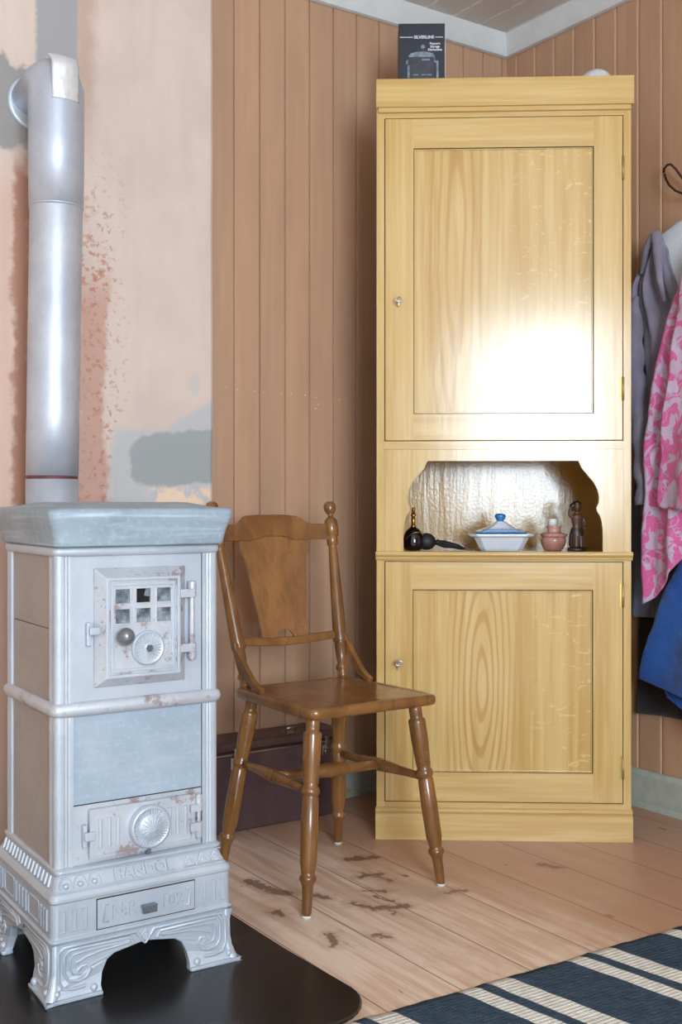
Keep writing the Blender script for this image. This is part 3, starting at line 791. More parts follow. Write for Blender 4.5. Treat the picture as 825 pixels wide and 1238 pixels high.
for k, (b, t_) in LEG.items():
    q = MB().turned(legp if k[0] == 'f' else backlegp, cc(*b, .005), cc(*t_, SB+.006), 20)
    l = obj('leg', q, 'chair', CH)
    obj('glide', MB().lathe([(.0098, 0), (.0105, .006)], cc(*b, .0), (0, 0, 1), 16), 'white_glide', l, label='white foot glide')
    P[k] = lambda z, b=b, t_=t_: V(cc(b[0]+(t_[0]-b[0])*z/SB, b[1]+(t_[1]-b[1])*z/SB, z))
strp = [(.0085, 0), (.010, .2), (.0145, .42), (.015, .46), (.012, .475), (.0165, .49), (.0165, .51), (.012, .525), (.015, .54), (.0145, .58), (.010, .8), (.0085, 1)]
obj('stretcher', MB().turned(strp, P['bl'](.262), P['fl'](.262), 16), 'chair', CH)
obj('stretcher', MB().turned(strp, P['br'](.245), P['fr'](.252), 16), 'chair', CH)
ml = (P['bl'](.262)+P['fl'](.262))/2; mr = (P['br'](.245)+P['fr'](.252))/2
obj('stretcher', MB().turned([(.010, 0), (.0115, .2), (.0165, .45), (.0175, .5), (.0165, .55), (.0115, .8), (.010, 1)], ml, mr, 16), 'chair', CH)
# seat: trapezoid with rounded corners and a dished, edged panel
def seat_poly(o=0):
    cs = [(-1.268+o, -.752+o, .034), (-.902-o, -.752+o, .034), (-.925-o, -.392-o, .02), (-1.262+o, -.392-o, .02)]
    out = []
    n = len(cs)
    for i, (x, y, r_) in enumerate(cs):
        p = V((x, y)); a = V(cs[i-1][:2])-p; b = V(cs[(i+1) % n][:2])-p; a.normalize(); b.normalize()
        r_ = max(r_-o*.5, .006)
        A = p+a*r_; B = p+b*r_
        for k in range(6):
            t = k/5; out.append(A*(1-t)**2+p*2*t*(1-t)+B*t*t)
    return out
def srg(o, z): return [cc(p.x, p.y, z) for p in seat_poly(o)]
m = MB().loft([srg(.010, SB), srg(.003, SB+.002), srg(0, SB+.007), srg(0, SB+.018), srg(.003, SB+.024), srg(.008, SB+.026), srg(.028, SB+.026)], smooth=True)
m.loft([srg(.028, SB+.026), srg(.032, SB+.0235), srg(.060, SB+.0225), srg(.12, SB+.021)], 1, smooth=True)
obj('seat', m, ['chair', 'chair_seat'], CH)
ST_ = SB+.026
# back posts, leaning back and out
PB = {-1: (V(cc(-1.238, -.412, ST_-.004)), V(cc(-1.270, -.288, .896))), 1: (V(cc(-.952, -.414, ST_-.004)), V(cc(-.914, -.292, .896)))}
postp_old = [(.0125, 0), (.0135, .03), (.012, .05), (.0155, .06), (.0155, .075), (.012, .09), (.014, .12), (.016, .20), (.0145, .205), (.0175, .215), (.018, .225), (.018, .26), (.0165, .40), (.0135, .62), (.0115, .735), (.0145, .745), (.0145, .80), (.0165, .805), (.0165, .815), (.018, .83), (.0185, .905), (.0165, .935), (.010, .945), (.007, .952), (.009, .957), (.0135, .967), (.0155, .978), (.0150, .989), (.010, .998), (.002, 1.002)]
postp = [(.0125, 0), (.0135, .03), (.011, .045), (.016, .055), (.016, .072), (.011, .085), (.013, .12), (.016, .19), (.0135, .196), (.018, .207), (.0185, .215), (.0180, .25), (.0165, .40), (.0125, .66), (.0110, .735), (.0105, .745), (.0145, .752), (.0145, .795), (.0140, .798), (.0185, .803), (.0188, .86), (.0170, .890), (.0110, .905), (.0065, .914), (.0068, .926), (.0110, .934), (.0150, .948), (.0164, .965), (.0158, .982), (.0110, .997), (.002, 1.003)]
for s_ in (-1, 1): obj('back_post', MB().turned(postp, *PB[s_], 22), 'chair', CH)
def onback(u, z, bow=.0):
    """u 0..1 between the posts, z height: point in the plane of the back"""
    a = PB[-1][0].lerp(PB[-1][1], (z-ST_)/(.896-ST_)); b = PB[1][0].lerp(PB[1][1], (z-ST_)/(.896-ST_))
    p = a.lerp(b, u); return p+V((0, bow*4*u*(1-u), 0))
def board(up, lo, th, bow, n=None):
    """board with upper and lower outlines given as (u, z) lists of equal u"""
    m = MB(); F_ = []
    for (u, zu), (_, zl) in zip(up, lo):
        a = onback(u, zu, bow); b = onback(u, zl, bow); d = V((0, th/2, 0))
        F_.append([a-d, a+d, b+d, b-d])
    return m.loft(F_)
def itp(tab, u):
    for (a, za), (b, zb) in zip(tab, tab[1:]):
        if a <= u <= b:
            t = (u-a)/(b-a) if b > a else 0; t = t*t*(3-2*t); return za+(zb-za)*t
    return tab[-1][1]
us = [i/48 for i in range(49)]
cu = [(0, .842), (.02, .842), (.18, .839), (.30, .861), (.40, .863), (.60, .863), (.70, .860), (.83, .839), (1, .838)]
cl = [(0, .798), (.30, .797), (.36, .801), (.42, .8075), (.58, .8075), (.63, .803), (.66, .797), (1, .797)]
obj('crest_rail', board([(u, itp(cu, u)) for u in us], [(u, itp(cl, u)) for u in us], .017, .022), 'chair', CH, bevel=.0025)
obj('lower_rail', board([(u, .5545+.010*(abs(u-.5)*2)**1.6) for u in us], [(u, .534+.012*(abs(u-.5)*2)**1.6) for u in us], .016, .020), 'chair', CH, bevel=.003)
# vase-shaped splat, with the small arch cut in its foot
sp_l = [(.805, .182), (.765, .192), (.752, .215), (.735, .221), (.70, .230), (.66, .242), (.625, .254), (.60, .266), (.592, .258), (.575, .266), (.545, .266)]
m = MB(); lp = []
def edge(z):
    for (za, ua), (zb, ub) in zip(sp_l, sp_l[1:]):
        if zb <= z <= za: return ua+(ub-ua)*(za-z)/(za-zb)
    return sp_l[-1][1]
zz = [.545+(.805-.545)*i/40 for i in range(41)]
L_, nU = [], 16
def splat_pt(z, k, side):
    e = edge(z); u = e+(1-.02-2*e)*k/nU
    z2 = z
    if z < .575:   # arch
        c = abs(k/nU-.5)*2
        lift = .030*max(0, 1-(c/.42)**2)**.5 if c < .42 else 0
        z2 = z+lift*(1-(z-.545)/.03)
    return onback(u, z2, .021)+V((0, side*.004, 0))
vs = [splat_pt(z, k, s_) for s_ in (-1, 1) for z in zz for k in range(nU+1)]
nz = len(zz); I = lambda s_, j, k: s_*nz*(nU+1)+j*(nU+1)+k
fs = []
for s_ in (0, 1):
    for j in range(nz-1):
        for k in range(nU): fs.append((I(s_, j, k), I(s_, j, k+1), I(s_, j+1, k+1), I(s_, j+1, k)))
for j in range(nz-1):
    for k in (0, nU): fs.append((I(0, j, k), I(0, j+1, k), I(1, j+1, k), I(1, j, k)))
for k in range(nU):
    for j in (0, nz-1): fs.append((I(0, j, k), I(0, j, k+1), I(1, j, k+1), I(1, j, k)))
m.add(vs, fs, 0)
obj('splat', m, 'splat', CH, label='wide vase-shaped back splat')
# S-curved side brackets from post to seat
for s_ in (-1, 1):
    a = PB[s_][0].lerp(PB[s_][1], .245)+V((s_*.012, -.010, 0)); b = V(cc(-1.09+s_*.158-.004, -.515, ST_+.004))
    pts = []
    for k in range(13):
        t = k/12
        y = a.y+(b.y-a.y)*(t**1.35); z = a.z+(b.z-a.z)*(t**.72)
        pts.append(V((a.x+(b.x-a.x)*t, y, z+.004*sin(t*pi*2))))
    q = MB(); F_ = []
    for k, p in enumerate(pts):
        d = (pts[min(k+1, 12)]-pts[max(k-1, 0)]).normalized(); nrm = V((0, -d.z, d.y)); w = .007+.005*sin(pi*min(1, k/12*1.1)); wx = V((.0065, 0, 0))
        F_.append([p-wx-nrm*w, p+wx-nrm*w, p+wx+nrm*w, p-wx+nrm*w])
    q.loft(F_)
    obj('side_bracket', q, 'chair', CH, bevel=.002)

# ------------------------------------------------------------------ trunk against the wall
TK = empty('trunk', (-.985, -.08, 0), 0, label='flat maroon trunk with metal clasps against the wall behind the chair', category='trunk')
tx0, tx1, ty0, ty1 = -.215, .212, -.060, .058
obj('body', MB().box(tx0, tx1, ty0, ty1, 0, .211), 'trunk', TK, bevel=.006)
obj('lid', MB().box(tx0-.002, tx1+.002, ty0-.002, ty1, .2135, .246), 'trunk_lid', TK, bevel=.010, seg=3)
obj('edge_strip', MB().box(tx0-.003, tx1+.003, ty0-.0045, ty0+.002, .2095, .2150), 'steel', TK, bevel=.001, label='thin metal strip along the seam')
obj('edge_binding', MB().box(tx0-.0025, tx1+.0025, ty0-.003, ty0+.003, .215, .2225), 'dark_edge', TK, bevel=.001)
for xc in (-.135, .160):
    q = MB().box(xc-.013, xc+.013, ty0-.004, ty0, .172, .203)
    la = obj('clasp', q, 'steel', TK, bevel=.0015)
    obj('clasp_lever', MB().box(xc-.006, xc+.006, ty0-.012, ty0-.003, .192, .228).lathe([(.006, 0), (.006, .004)], (xc, ty0-.004, .184), (0, -1, 0), 14).lathe([(.0035, 0), (.0035, .018)], (xc-.009, ty0-.008, .226), (1, 0, 0), 10), 'steel', la, bevel=.001)
q = MB().box(.03, .07, ty0+.006, ty0+.03, .246, .249).tube([(.035, ty0+.015, .249), (.037, ty0+.010, .262), (.063, ty0+.010, .262), (.065, ty0+.015, .249)], .0028, 8)
obj('handle', q, 'steel', TK)

# ------------------------------------------------------------------ the yellow cabinet
CW, CD, CT = .675, .345, 2.018
CAZ = atan2(-.5974, .8020)
CB = empty('cupboard', (-.831, -.393, 0), CAZ, label='tall yellow wood-grained cupboard with two doors and an open niche', category='cupboard')
ft = .020
m = MB()
m.box(.002, .020, .021, CD, .0, 1.99); m.box(CW-.020, CW-.002, .021, CD, 0, 1.99)
m.box(.020, CW-.020, CD-.012, CD, .06, 1.99, 1)
m.box(.020, CW-.020, .021, CD-.012, .742, .7625, 1); m.box(.020, CW-.020, .021, CD-.012, 1.036, 1.052, 1)
m.box(.020, CW-.020, .021, CD-.012, .08, .095); m.box(.002, CW-.002, .021, CD, 1.985, 2.010)
obj('carcass', m, ['cab_v', 'niche'], CB, merge=False)
xs = [0.0015, .0225, CW-.0215, CW-.0015]
zs = [.06, .0975, .738, .742, 1.036, 1.0575, 1.918, 1.99]
m = MB().holes(xs, zs, lambda i, j: i == 1 and j in (1, 3, 5), 0, ft, lambda i, j: 0 if i != 1 else 1)
obj('face_frame', m, ['cab_v', 'cab_h'], CB)
# niche surround with ogee cut-out
oL = [(.137, 1.005), (.128, .985), (.112, .966), (.097, .948), (.087, .929), (.0825, .911), (.0835, .895), (.0895, .881), (.0885, .872), (.080, .858), (.0755, .842), (.0735, .822), (.073, .80), (.073, .7635)]
oR = [(.674-x if False else .673-x, z) for x, z in oL]
out = [(.0228, .7635)]+oL[::-1]+oR+[(CW-.0218, .7635), (CW-.0218, 1.0355), (.0228, 1.0355)]
obj('niche_surround', MB().prism(out, .0012, .016), 'cab_v', CB)
sh = MB().box(.074, .599, .002, .021, .760, .7632)
obj('niche_shelf', sh, 'niche', CB)
# ledge moulding under the niche
lp_ = [(0.002, .7415), (-.008, .7415), (-.010, .745), (-.0105, .748), (-.009, .750), (-.013, .752), (-.0155, .756), (-.0155, .760), (-.013, .764), (.002, .7645)]
obj('ledge', MB().loft([[(x, y, z) for y, z in lp_] for x in (-.001, CW+.001)]), 'cab_h', CB)
# cornice
obj('cornice', MB().box(.000, CW+.004, -.016, CD+.004, 1.943, CT).box(.006, CW-.002, -.010, .004, 1.931, 1.944), 'cab_h', CB, bevel=.002)
# plinth
pp = [(.012, 0), (-.012, 0), (-.012, .064), (-.009, .068), (-.003, .070), (-.006, .074), (-.006, .080), (-.001, .084), (.012, .084)]
obj('plinth', MB().loft([[(x, y, z) for y, z in pp] for x in (-.0015, CW+.0015)]).box(0, CW, .012, CD, 0, .06), 'cab_h', CB)
def door(z0, z1, p0, p1, px0, px1, mat, keyz, hz):
    x0, x1 = .0245, CW-.0235
    xs = [x0, px0, px1, x1]; zs = [z0, p0, p1, z1]
    d = obj('door', MB().holes(xs, zs, lambda i, j: i == 1 and j == 1, -.0005, .018, lambda i, j: 1 if i == 1 else 0), ['cab_v', 'cab_h'], CB, bevel=.0012)
    obj('panel', MB().box(px0-.006, px1+.006, .0055, .013, p0-.006, p1+.006), mat, d)
    # narrow moulding inside the frame, with a dark joint
    q = MB().holes([px0, px0+.004, px1-.004, px1], [p0, p0+.004, p1-.004, p1], lambda i, j: i == 1 and j == 1, .0015, .006)
    obj('moulding', q, 'cab_v', d)
    q = MB().holes([px0-.0009, px0+.0006, px1-.0012, px1+.0009], [p0-.0006, p0+.0006, p1-.0010, p1+.0009], lambda i, j: i == 1 and j == 1, -.0009, .003)
    obj('joint', q, 'dark_gap', d)
    q = MB().box(x0-.004, x1+.004, .0185, .0195, z0-.004, z1+.004); obj('back', q, 'dark_gap', d)
    kq = MB().lathe([(.0032, 0), (.0032, .020)], (.060, .0, keyz), (0, -1, 0), 12)
    kq.tube([(.060+.009*cos(t), -.026, keyz+.004+.0065*sin(t)) for t in [2*pi*k/16 for k in range(16)]], .0021, 8, closed=True)
    kq.box(.0585, .0615, -.026, -.012, keyz-.012, keyz-.002)
    obj('key', kq, 'steel', d, label='small steel key')
    for z in hz:
        hq = MB().lathe([(.0036, 0), (.0036, .062)], (x1+.0005, -.0018, z-.031), (0, 0, 1), 12).box(x1-.008, x1, -.0016, .001, z-.030, z+.030)
        obj('hinge', hq, 'hinge', d)
    return d
door(1.0595, 1.9165, 1.131, 1.836, .101, .575, 'cab_up', 1.427, (1.778, 1.195))
door(.0995, .7365, .178, .662, .0985, .573, 'cab_low', .466, (.649, .194))

def cabw(u, d, z):   # cupboard coordinates to the room
    c, s_ = cos(CAZ), sin(CAZ); return (-.831+u*c-d*s_, -.393+u*s_+d*c, z)
NZ = .7635
# ------------------------------------------------------------------ things in the niche
AT = empty('perfume_atomizer', cabw(.101, .075, NZ), CAZ, label='black bulb atomizer with gold neck and tassel, leftmost in the cupboard niche', category='atomizer')
obj('bottle', MB().lathe([(.018, 0), (.025, .003), (.0285, .014), (.029, .026), (.026, .042), (.019, .055), (.010, .062), (.007, .064)], (0, 0, 0), (0, 0, 1), 28), 'black_glass', AT)
obj('gold_line', MB().tube([(.0245*sin(t)+.002, -.0295*cos(t)*.62-.010, .028+.0225*sin(t*1.0+1.2)) for t in [-1.3+2.6*k/16 for k in range(17)]], .0008, 6), 'gold_line', AT)
obj('neck', MB().lathe([(.0075, 0), (.0075, .006), (.0055, .007), (.0055, .030), (.007, .031), (.007, .036), (.0045, .037), (.0045, .050), (.003, .054)], (0, 0, .063), (0, 0, 1), 18), 'brass', AT)
obj('bulb', MB().sphere((.036, .008, .024), .0235, 22, sz=1.0, sx=1.1), 'black_rubber', AT)
tz = MB()
tz.sphere((.066, .004, .022), .0085, 14)
for k in range(26):
    a = random.uniform(0, 2*pi); r_ = random.uniform(0, 1); L_ = random.uniform(.055, .078)
    tz.tube([(.064, .004+.004*cos(a), .021+.004*sin(a)), (.082, .004+.010*r_*cos(a), max(.003, .017+.010*r_*sin(a))), (.066+L_*.8, .004+.011*r_*cos(a), max(.003, .010+.006*r_*sin(a))), (.066+L_, .004+.009*r_*cos(a), .003)], [.0028, .0036, .0028, .0010], 6)
tz.tube([(.056, .006, .024), (.066, .004, .023)], .004, 8)
obj('tassel', tz, 'tassel', AT, merge=False)

TU = empty('tureen', cabw(.338, .085, NZ), CAZ, label='white china tureen with blue knobbed lid in the middle of the niche', category='tureen')
def oct_(hx, hy, c, z): return [(-hx+c, -hy, z), (hx-c, -hy, z), (hx, -hy+c, z), (hx, hy-c, z), (hx-c, hy, z), (-hx+c, hy, z), (-hx, hy-c, z), (-hx, -hy+c, z)]
bowl = MB().loft([oct_(.054, .036, .012, 0), oct_(.054, .036, .012, .003), oct_(.058, .039, .013, .005), oct_(.074, .050, .016, .036), oct_(.086, .056, .018, .040), oct_(.087, .057, .018, .045), oct_(.080, .052, .017, .0465), oct_(.072, .046, .016, .043)])
obj('bowl', bowl, 'china', TU, bevel=.0015)
ld = MB().loft([oct_(.067, .044, .016, .0475), oct_(.067, .044, .016, .0525), oct_(.060, .040, .015, .0545), oct_(.036, .026, .011, .063), oct_(.020, .017, .008, .073), oct_(.013, .012, .006, .078), oct_(.010, .010, .0045, .080)])
LD = obj('lid', ld, 'china', TU, bevel=.0015)
obj('lid_rim', MB().loft([oct_(.0675, .0445, .016, .0475), oct_(.0680, .0450, .016, .0495), oct_(.0655, .0432, .016, .0532), oct_(.060, .0385, .015, .0535)]), 'china_blue', LD, label='blue glazed rim of the lid')
sc_ = MB()
for k in range(9):
    x = -.046+k*.0115; sc_.tube([(x-.005, -.0395, .0562), (x, -.0375, .0585), (x+.005, -.0395, .0562)], .0010, 6)
obj('scallop_line', sc_, 'china_blue', LD)
obj('knob', MB().lathe([(.010, 0), (.009, .003), (.012, .007), (.015, .012), (.0145, .018), (.010, .021), (.002, .022)], (0, 0, .079), (0, 0, 1), 24), 'china_blue', LD, label='blue glazed lid knob')

PO = empty('candle_pot', cabw(.481, .080, NZ), CAZ, label='small pink stone pot right of the white tureen in the niche', category='pot')
obj('pot', MB().lathe([(.022, 0), (.026, .004), (.031, .014), (.034, .026), (.034, .034), (.030, .037), (.024, .038)], (0, 0, 0), (0, 0, 1), 30), 'pink_stone', PO)
obj('rim', MB().lathe([(.026, .036), (.032, .037), (.036, .041), (.0355, .045), (.030, .048), (.022, .049), (.018, .051), (.0185, .060), (.021, .064), (.020, .067), (.0165, .067), (.015, .060)], (0, 0, 0), (.02, .0, 1), 30), 'pink_stone', PO)
CA = obj('candle', MB().lathe([(.0125, 0), (.0125, .022), (.011, .0245), (.004, .025)], (0, 0, .0), (.03, 0, 1), 20), 'wax', label='stub of white candle standing in the pink stone pot', category='candle')
CA.location = cabw(.479, .080, NZ+.062); CA.rotation_euler = (0, 0, CAZ)

FG = empty('figurine', cabw(.545, .080, NZ), CAZ+.2, label='dark carved wooden figurine standing at the right end of the niche', category='figurine')
obj('plinth', MB().lathe([(.024, 0), (.025, .003), (.023, .008), (.018, .010)], (0, 0, 0), (0, 0, 1), 22, sx=1.1, sy=.9), 'dark_carving', FG)
q = MB()
q.lathe([(.017, .006), (.0185, .012), (.018, .030), (.0175, .045), (.016, .055), (.013, .064), (.0125, .068), (.015, .082), (.017, .090), (.015, .096), (.008, .101), (.006, .106), (.006, .112)], (0, 0, 0), (0, 0, 1), 20, sx=1.0, sy=.72)
q.sphere((0, -.001, .118), .0115, 16, sz=1.2, sy=1.0)
q.sphere((0, -.012, .116), .003, 8); 
q.tube([(.014, 0, .092), (.020, -.002, .080), (.019, -.006, .068), (.012, -.012, .060)], [.0055, .005, .0045, .004], 10)
q.tube([(-.014, 0, .092), (-.021, 0, .098), (-.020, 0, .110), (-.014, .002, .119)], [.0055, .005, .0045, .004], 10)
for s_ in (-1, 1): q.tube([(s_*.006, -.010, .040), (s_*.007, -.012, .010)], [.007, .006], 10)
fb = obj('body', q, 'carving_skin', FG, merge=False)
rm = fb.modifiers.new('r', 'REMESH'); rm.mode = 'VOXEL'; rm.voxel_size = .0012; rm.use_smooth_shade = True
q = MB().lathe([(.0185, .010), (.0205, .013), (.0200, .034), (.019, .048), (.0165, .058), (.0150, .062)], (0, 0, 0), (0, 0, 1), 22, sx=1.02, sy=.78)
for k in range(9): a = 2*pi*k/9; q.tube([(.0205*cos(a)*1.02, .0205*sin(a)*.78, .012), (.0195*cos(a)*1.02, .0195*sin(a)*.78, .046)], .0018, 6)
obj('skirt', q, 'dark_carving', FG, merge=False)
q = MB().sphere((0, .002, .1265), .013, 16, sz=.75).sphere((-.012, .003, .121), .0085, 12).sphere((.009, .004, .117), .0065, 12).sphere((-.011, .004, .113), .006, 10)
h = obj('hair', q, 'dark_carving', FG, merge=False)
rm = h.modifiers.new('r', 'REMESH'); rm.mode = 'VOXEL'; rm.voxel_size = .0014; rm.use_smooth_shade = True

# ------------------------------------------------------------------ things on top of the cupboard
BXO = empty('carton', cabw(.124, .165, CT), CAZ+rad(1.5), label='dark navy product carton standing on top of the cupboard', category='box')
bw, bdp, bh = .064, .05, .199
obj('box', MB().box(-bw, bw-.0005, -bdp, bdp, 0, bh), 'carton', BXO, bevel=.001)
obj('side_face', MB().box(bw-.0006, bw+.0012, -bdp+.0005, bdp-.0005, .0005, bh-.0005), 'carton_side', BXO, label='pale side of the carton')
obj('lid_flap', MB().box(-bw, bw, -bdp, bdp, bh, bh+.0015).warp(lambda x, y, z: (x, y, z+.003*cos(x/bw*pi/2)*(1 if z > bh+.001 else 0))), 'print_dark', BXO)
yf_ = -bdp
pr = MB()
pr.box(-.061, -.025, yf_-.0008, yf_, .1615, .1635).box(.037, .058, yf_-.0008, yf_, .1615, .1635)
P_ = lambda cx_, cz_, kx=1.0: (lambda x, y, d: (x*kx+cx_, yf_-.0005-d*.3, y+cz_))
pr = join(pr, text_mb('SILVERLINE', .0115, .0004, P_(.006, .1625), off=.0004, spacing=.98))
for i, s_ in enumerate(('Popcorn', 'Storage', 'Kitchenline')):
    w_ = (.038, .034, .042)[i]
    tm = text_mb(s_, .0085, .0004, P_(.036, .145-.0085*i), off=.0003); pr = join(pr, tm)
obj('printed_lettering', pr, 'print', BXO, merge=False)
q = MB()
q.prism([(-.036, .112), (-.030, .118), (-.012, .1225), (.012, .1225), (.030, .118), (.036, .112), (.036, .108), (-.036, .108)], yf_-.0007, yf_, 0)
q.prism([(.028, .108), (.036, .108), (.036, .098), (.046, .098), (.046, .05), (.040, .05), (.040, .092), (.030, .092)], yf_-.0007, yf_, 0)
q.prism([(-.044, .098), (-.038, .100), (-.038, .088), (-.044, .088)], yf_-.0007, yf_, 0).box(-.040, -.034, yf_-.0007, yf_, .05, .085)
q.box(-.034, .034, yf_-.0007, yf_, .045, .107, 1).box(.0, .022, yf_-.0011, yf_, .098, .103)
q.lathe([(.006, 0), (.006, .0006)], (.003, yf_, .136), (0, -1, 0), 14).box(.000, .006, yf_-.0007, yf_, .122, .132, 1)
q.box(-.024, -.010, yf_-.0011, yf_, .057, .060).box(.0, .026, yf_-.0011, yf_, .057, .060)
obj('printed_picture', q, ['print_grey', 'print_dark'], BXO, merge=False)
DM = obj('glass_shade', MB().lathe([(.044, 0), (.051, .002), (.050, .014), (.045, .030), (.035, .045), (.022, .0535), (.008, .0565), (.001, .0568)], (0, 0, 0), (0, 0, 1), 36), 'frosted', label='white glass dome lying on top of the cupboard at its right', category='lamp shade')
DM.location = cabw(.600, .10, CT)

# ------------------------------------------------------------------ clothes hanging on the right wall
def pl_(tab, t):
    if t <= tab[0][0]: return tab[0][1]
    for (a, va), (b, vb) in zip(tab, tab[1:]):
        if t <= b: return va+(vb-va)*(t-a)/(b-a)
    return tab[-1][1]
def hang(left, yR, top, bot, x0, bulge, folds, seed, nz=90, ny=70, th=.010, wall=-.022, right=None, ns=1.0):
    """left: (z, y) outline of the left edge; top/bot: (s, z); folds: (amp, count, slant, phase)"""
    lt = sorted(left); rt = sorted(right or []); V_ = []
    for sh in (0, 1):
        for j in range(nz+1):
            for i in range(ny+1):
                s = i/ny; t = j/nz
                z = pl_(top, s)+(pl_(bot, s)-pl_(top, s))*t
                yl = pl_(lt, z); yr = pl_(rt, z) if right else yR; y = yl+(yr-yl)*s
                x = x0-bulge*(sin(pi*min(1, s*1.25+.04))**.6)*(.45+.55*min(1, t*3))
                for a, c, sl, ph in folds: x -= a*(.35+.65*min(1, t*2.2))*sin(2*pi*(c*s+sl*t)+ph)
                x -= ns*(.012*mn.noise(V((y*9, z*7, seed)))+.004*mn.noise(V((y*30, z*22, seed+5))))
                x = min(x, wall-th-.002)
                if sh: x = x+th if 0 < i < ny and 0 < j < nz else x+th*.3
                V_.append((x, y, z))
    n = (nz+1)*(ny+1); I = lambda i, j: j*(ny+1)+i
    fs = [(I(i, j), I(i+1, j), I(i+1, j+1), I(i, j+1)) for j in range(nz) for i in range(ny)]
    fs += [tuple(n+q for q in reversed(f)) for f in fs]
    for i in range(ny): fs += [(I(i+1, 0), I(i, 0), n+I(i, 0), n+I(i+1, 0)), (I(i, nz), I(i+1, nz), n+I(i+1, nz), n+I(i, nz))]
    for j in range(nz): fs += [(I(0, j), I(0, j+1), n+I(0, j+1), n+I(0, j)), (I(ny, j+1), I(ny, j), n+I(ny, j), n+I(ny, j+1))]
    return MB().add(V_, fs, 0, True)
# dark garment nearest the wall
obj('dark_garment', hang([(.28, -.575), (.9, -.60), (1.4, -.66), (1.5, -.70)], -1.15, [(0, 1.40), (.3, 1.52), (1, 1.52)], [(0, .275), (.4, .285), (1, .26)], -.012, .004, [(.006, 3.2, .2, .4)], 11, th=.008, wall=.0018, ns=.3), 'darkcoat',
    label='dark brown grey garment lowest behind the blue towel on the wall', category='garment')
obj('coat', hang([(.565, -.60), (.75, -.60), (.95, -.615), (1.15, -.622), (1.32, -.635), (1.42, -.66), (1.48, -.70)], -1.15, [(0, 1.38), (.12, 1.46), (.3, 1.50), (1, 1.5)], [(0, .562), (.5, .58), (1, .57)], -.060, .010, [(.008, 4.4, .3, 1.0), (.004, 9, .6, 0)], 23, th=.008, ns=.35), 'greycoat',
    label='long blue grey coat hanging against the cupboard side, hem above the dark garment', category='coat')
JK = empty('fleece_jacket', (-.10, -.85, .80), 0, label='grey violet fleece jacket with pale lining hanging from the wall hook', category='jacket')
def sub(mb, e): return mb.warp(lambda x, y, z: (x-e.location.x, y-e.location.y, z-e.location.z))
obj('body', sub(hang([(.70, -.672), (.95, -.668), (1.15, -.672), (1.26, -.668), (1.32, -.650), (1.39, -.652), (1.45, -.648), (1.51, -.651), (1.553, -.675), (1.605, -.710), (1.636, -.745)], -1.15,
    [(0, 1.622), (.25, 1.640), (.55, 1.640), (.8, 1.62), (1, 1.60)], [(0, .86), (.3, .85), (1, .85)], -.108, .026, [(.014, 2.2, .55, 2.2), (.006, 5, .9, .5)], 37, ns=.8,
    right=[(.7, -1.12), (1.1, -1.05), (1.35, -.92), (1.44, -.825), (1.50, -.785), (1.56, -.765), (1.62, -.755), (1.64, -.750)]), JK), 'fleece', JK)
obj('lining', sub(hang([(1.20, -.74), (1.45, -.690), (1.55, -.690), (1.61, -.699), (1.641, -.728), (1.657, -.751)], -1.10, [(0, 1.642), (.08, 1.664), (.2, 1.668), (1, 1.664)], [(0, 1.22), (1, 1.2)], -.088, .012, [(.004, 3, .2, 0)], 41, nz=40, th=.006, ns=.3), JK), 'lining', JK, label='pale grey jacket lining')
# rolled collar edge and sleeve of the jacket
cq = MB().tube([(x-JK.location.x, y-JK.location.y, z-JK.location.z) for x, y, z in ((-.128, -.690, 1.535), (-.135, -.712, 1.595), (-.140, -.738, 1.628), (-.143, -.752, 1.630), (-.145, -.760, 1.605), (-.147, -.764, 1.56), (-.148, -.772, 1.50), (-.150, -.79, 1.44))], [.006, .009, .011, .013, .014, .012, .009, .004], 14)
obj('collar', cq, 'fleece', JK)
sq = []; rr_ = []
for k in range(40):
    t = k/39; z = 1.47-.58*t
    sq.append((-.146-.006*sin(t*9)-JK.location.x, -.690+.016*sin(t*5)-.02*t-JK.location.y+.004*sin(t*40), z-JK.location.z)); rr_.append(.006+.022*min(1, t*6)*(1+.10*sin(t*46)))
obj('sleeve', MB().tube(sq, rr_, 16), 'fleece', JK)
PK = empty('beach_towel', (-.19, -.9, .62), 0, label='pink and lilac patterned towel hanging in front of the grey jacket', category='towel')
obj('back_layer', sub(hang([(.62, -.741), (.69, -.741), (.866, -.749), (1.0, -.752), (1.136, -.766), (1.246, -.783), (1.354, -.817), (1.438, -.844), (1.498, -.872), (1.56, -.90)], -1.16,
    [(0, 1.54), (.2, 1.58), (1, 1.58)], [(0, .615), (.14, .66), (.25, .710), (.34, .755), (1, .78)], -.172, .020, [(.012, 3.4, .25, .8), (.004, 8, .3, 0)], 53), PK), 'pink', PK)
obj('front_layer', sub(hang([(.87, -.816), (.90, -.813), (.95, -.818), (1.0, -.826), (1.13, -.842), (1.28, -.866), (1.45, -.896)], -1.16,
    [(0, 1.48), (.3, 1.52), (1, 1.52)], [(0, .895), (.05, .880), (.3, .874), (1, .880)], -.212, .018, [(.007, 2.4, .2, 2.0)], 59, th=.012), PK), 'pink', PK)
BT = empty('bath_towel', (-.15, -.9, .31), 0, label='blue terry towel hanging lowest under the pink patterned towel', category='towel')
obj('outer_layer', sub(hang([(.38, -.693), (.409, -.697), (.524, -.735), (.641, -.778), (.752, -.847), (.90, -.86)], -1.16, [(0, .79), (1, .80)], [(0, .404), (.15, .386), (.5, .365), (1, .36)], -.136, .020, [(.010, 2.6, .3, .3)], 67), BT), 'blue', BT)
obj('under_layer', sub(hang([(.30, -.825), (.33, -.805), (.36, -.775), (.42, -.75), (.60, -.80)], -1.16, [(0, .58), (1, .6)], [(0, .36), (.06, .335), (.14, .312), (1, .28)], -.118, .012, [(.008, 3.3, .1, 1.3)], 71, nz=40), BT), 'blue', BT)
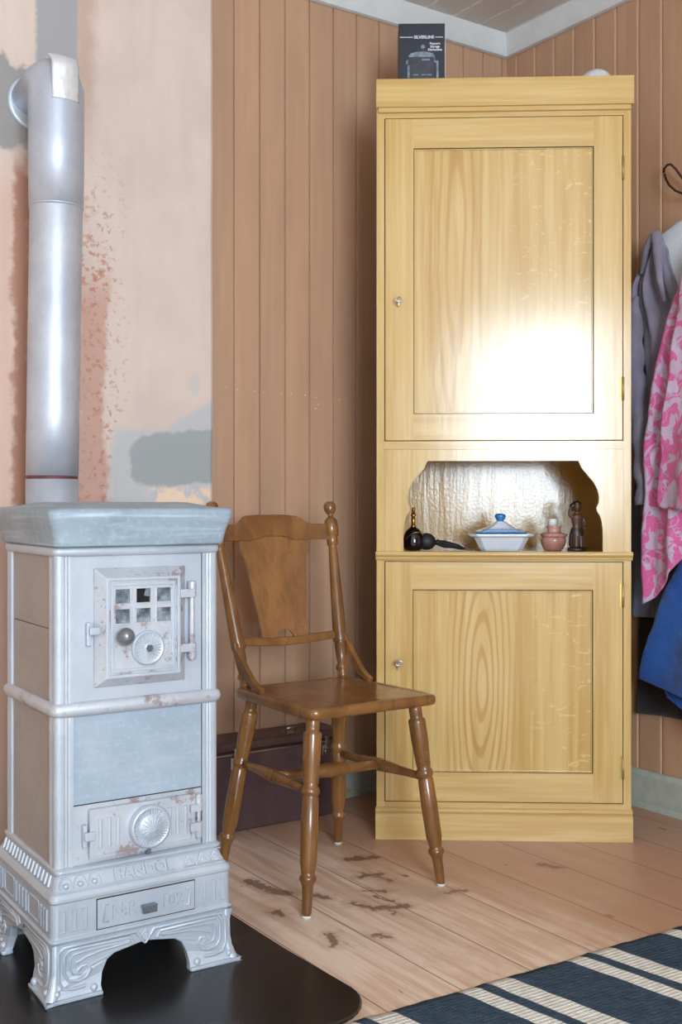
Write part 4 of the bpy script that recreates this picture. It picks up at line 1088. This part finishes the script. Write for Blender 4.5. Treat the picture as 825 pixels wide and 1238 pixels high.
hm = MB().tube([(-.155-.012*sin(pi*min(1, k/20*1.25)) - BT.location.x, -.700-.46*k/20-BT.location.y, .418-.02*(k/20)*1.4-BT.location.z) for k in range(21)], .0022, 6)

HK = empty('coat_hook', (0, -.75, 1.8), 0, label='dark iron coat hook on the brown wall above the grey jacket', category='hook')
hk = MB()
hk.tube([(-.054, -.706+.75, .026), (-.058, -.712+.75, .036), (-.056, -.720+.75, .044), (-.052, -.730+.75, .044), (-.046, -.741+.75, .030), (-.038, -.753+.75, .008), (-.026, -.767+.75, -.020), (-.010, -.785+.75, -.030), (-.005, -.80+.75, -.03)], .0034, 10)
hk.tube([(-.052, -.708+.75, .022), (-.055, -.715+.75, .006), (-.056, -.727+.75, -.014), (-.054, -.747+.75, -.034), (-.046, -.767+.75, -.046), (-.03, -.79+.75, -.048), (-.006, -.80+.75, -.04)], .0034, 10)
hk.box(-.006, .0005, -.812+.75, -.790+.75, -.06, 0)
obj('wire', hk, 'iron', HK)

# ------------------------------------------------------------------ daylight, camera
w = bpy.data.worlds.new('sky'); scene.world = w; w.use_nodes = True
bg = w.node_tree.nodes['Background']; bg.inputs[0].default_value = (.74, .875, 1.0, 1); bg.inputs[1].default_value = 13.5
la = bpy.data.lights.new('window_portal', 'AREA'); la.shape = 'RECTANGLE'; la.size = WX1-WX0; la.size_y = WZ1-WZ0
la.cycles.is_portal = True
lo = bpy.data.objects.new('window_portal', la); COL.objects.link(lo)
lo.location = ((WX0+WX1)/2, RY-.02, (WZ0+WZ1)/2); lo.rotation_euler = (rad(90), 0, 0)

cd = bpy.data.cameras.new('camera'); co = bpy.data.objects.new('camera', cd); COL.objects.link(co)
co.location = (-2.5822, -2.8033, .9); co.rotation_euler = (rad(90), 0, rad(55.8-90))
cd.sensor_fit = 'VERTICAL'; cd.sensor_height = 36; cd.lens = 1350/1238*36; cd.shift_y = -14/1238; cd.clip_start = .05
scene.camera = co
vs_ = scene.view_settings; vs_.view_transform = 'Standard'; vs_.look = 'None'; vs_.gamma = 1; vs_.use_curve_mapping = False; vs_.exposure = 1.42
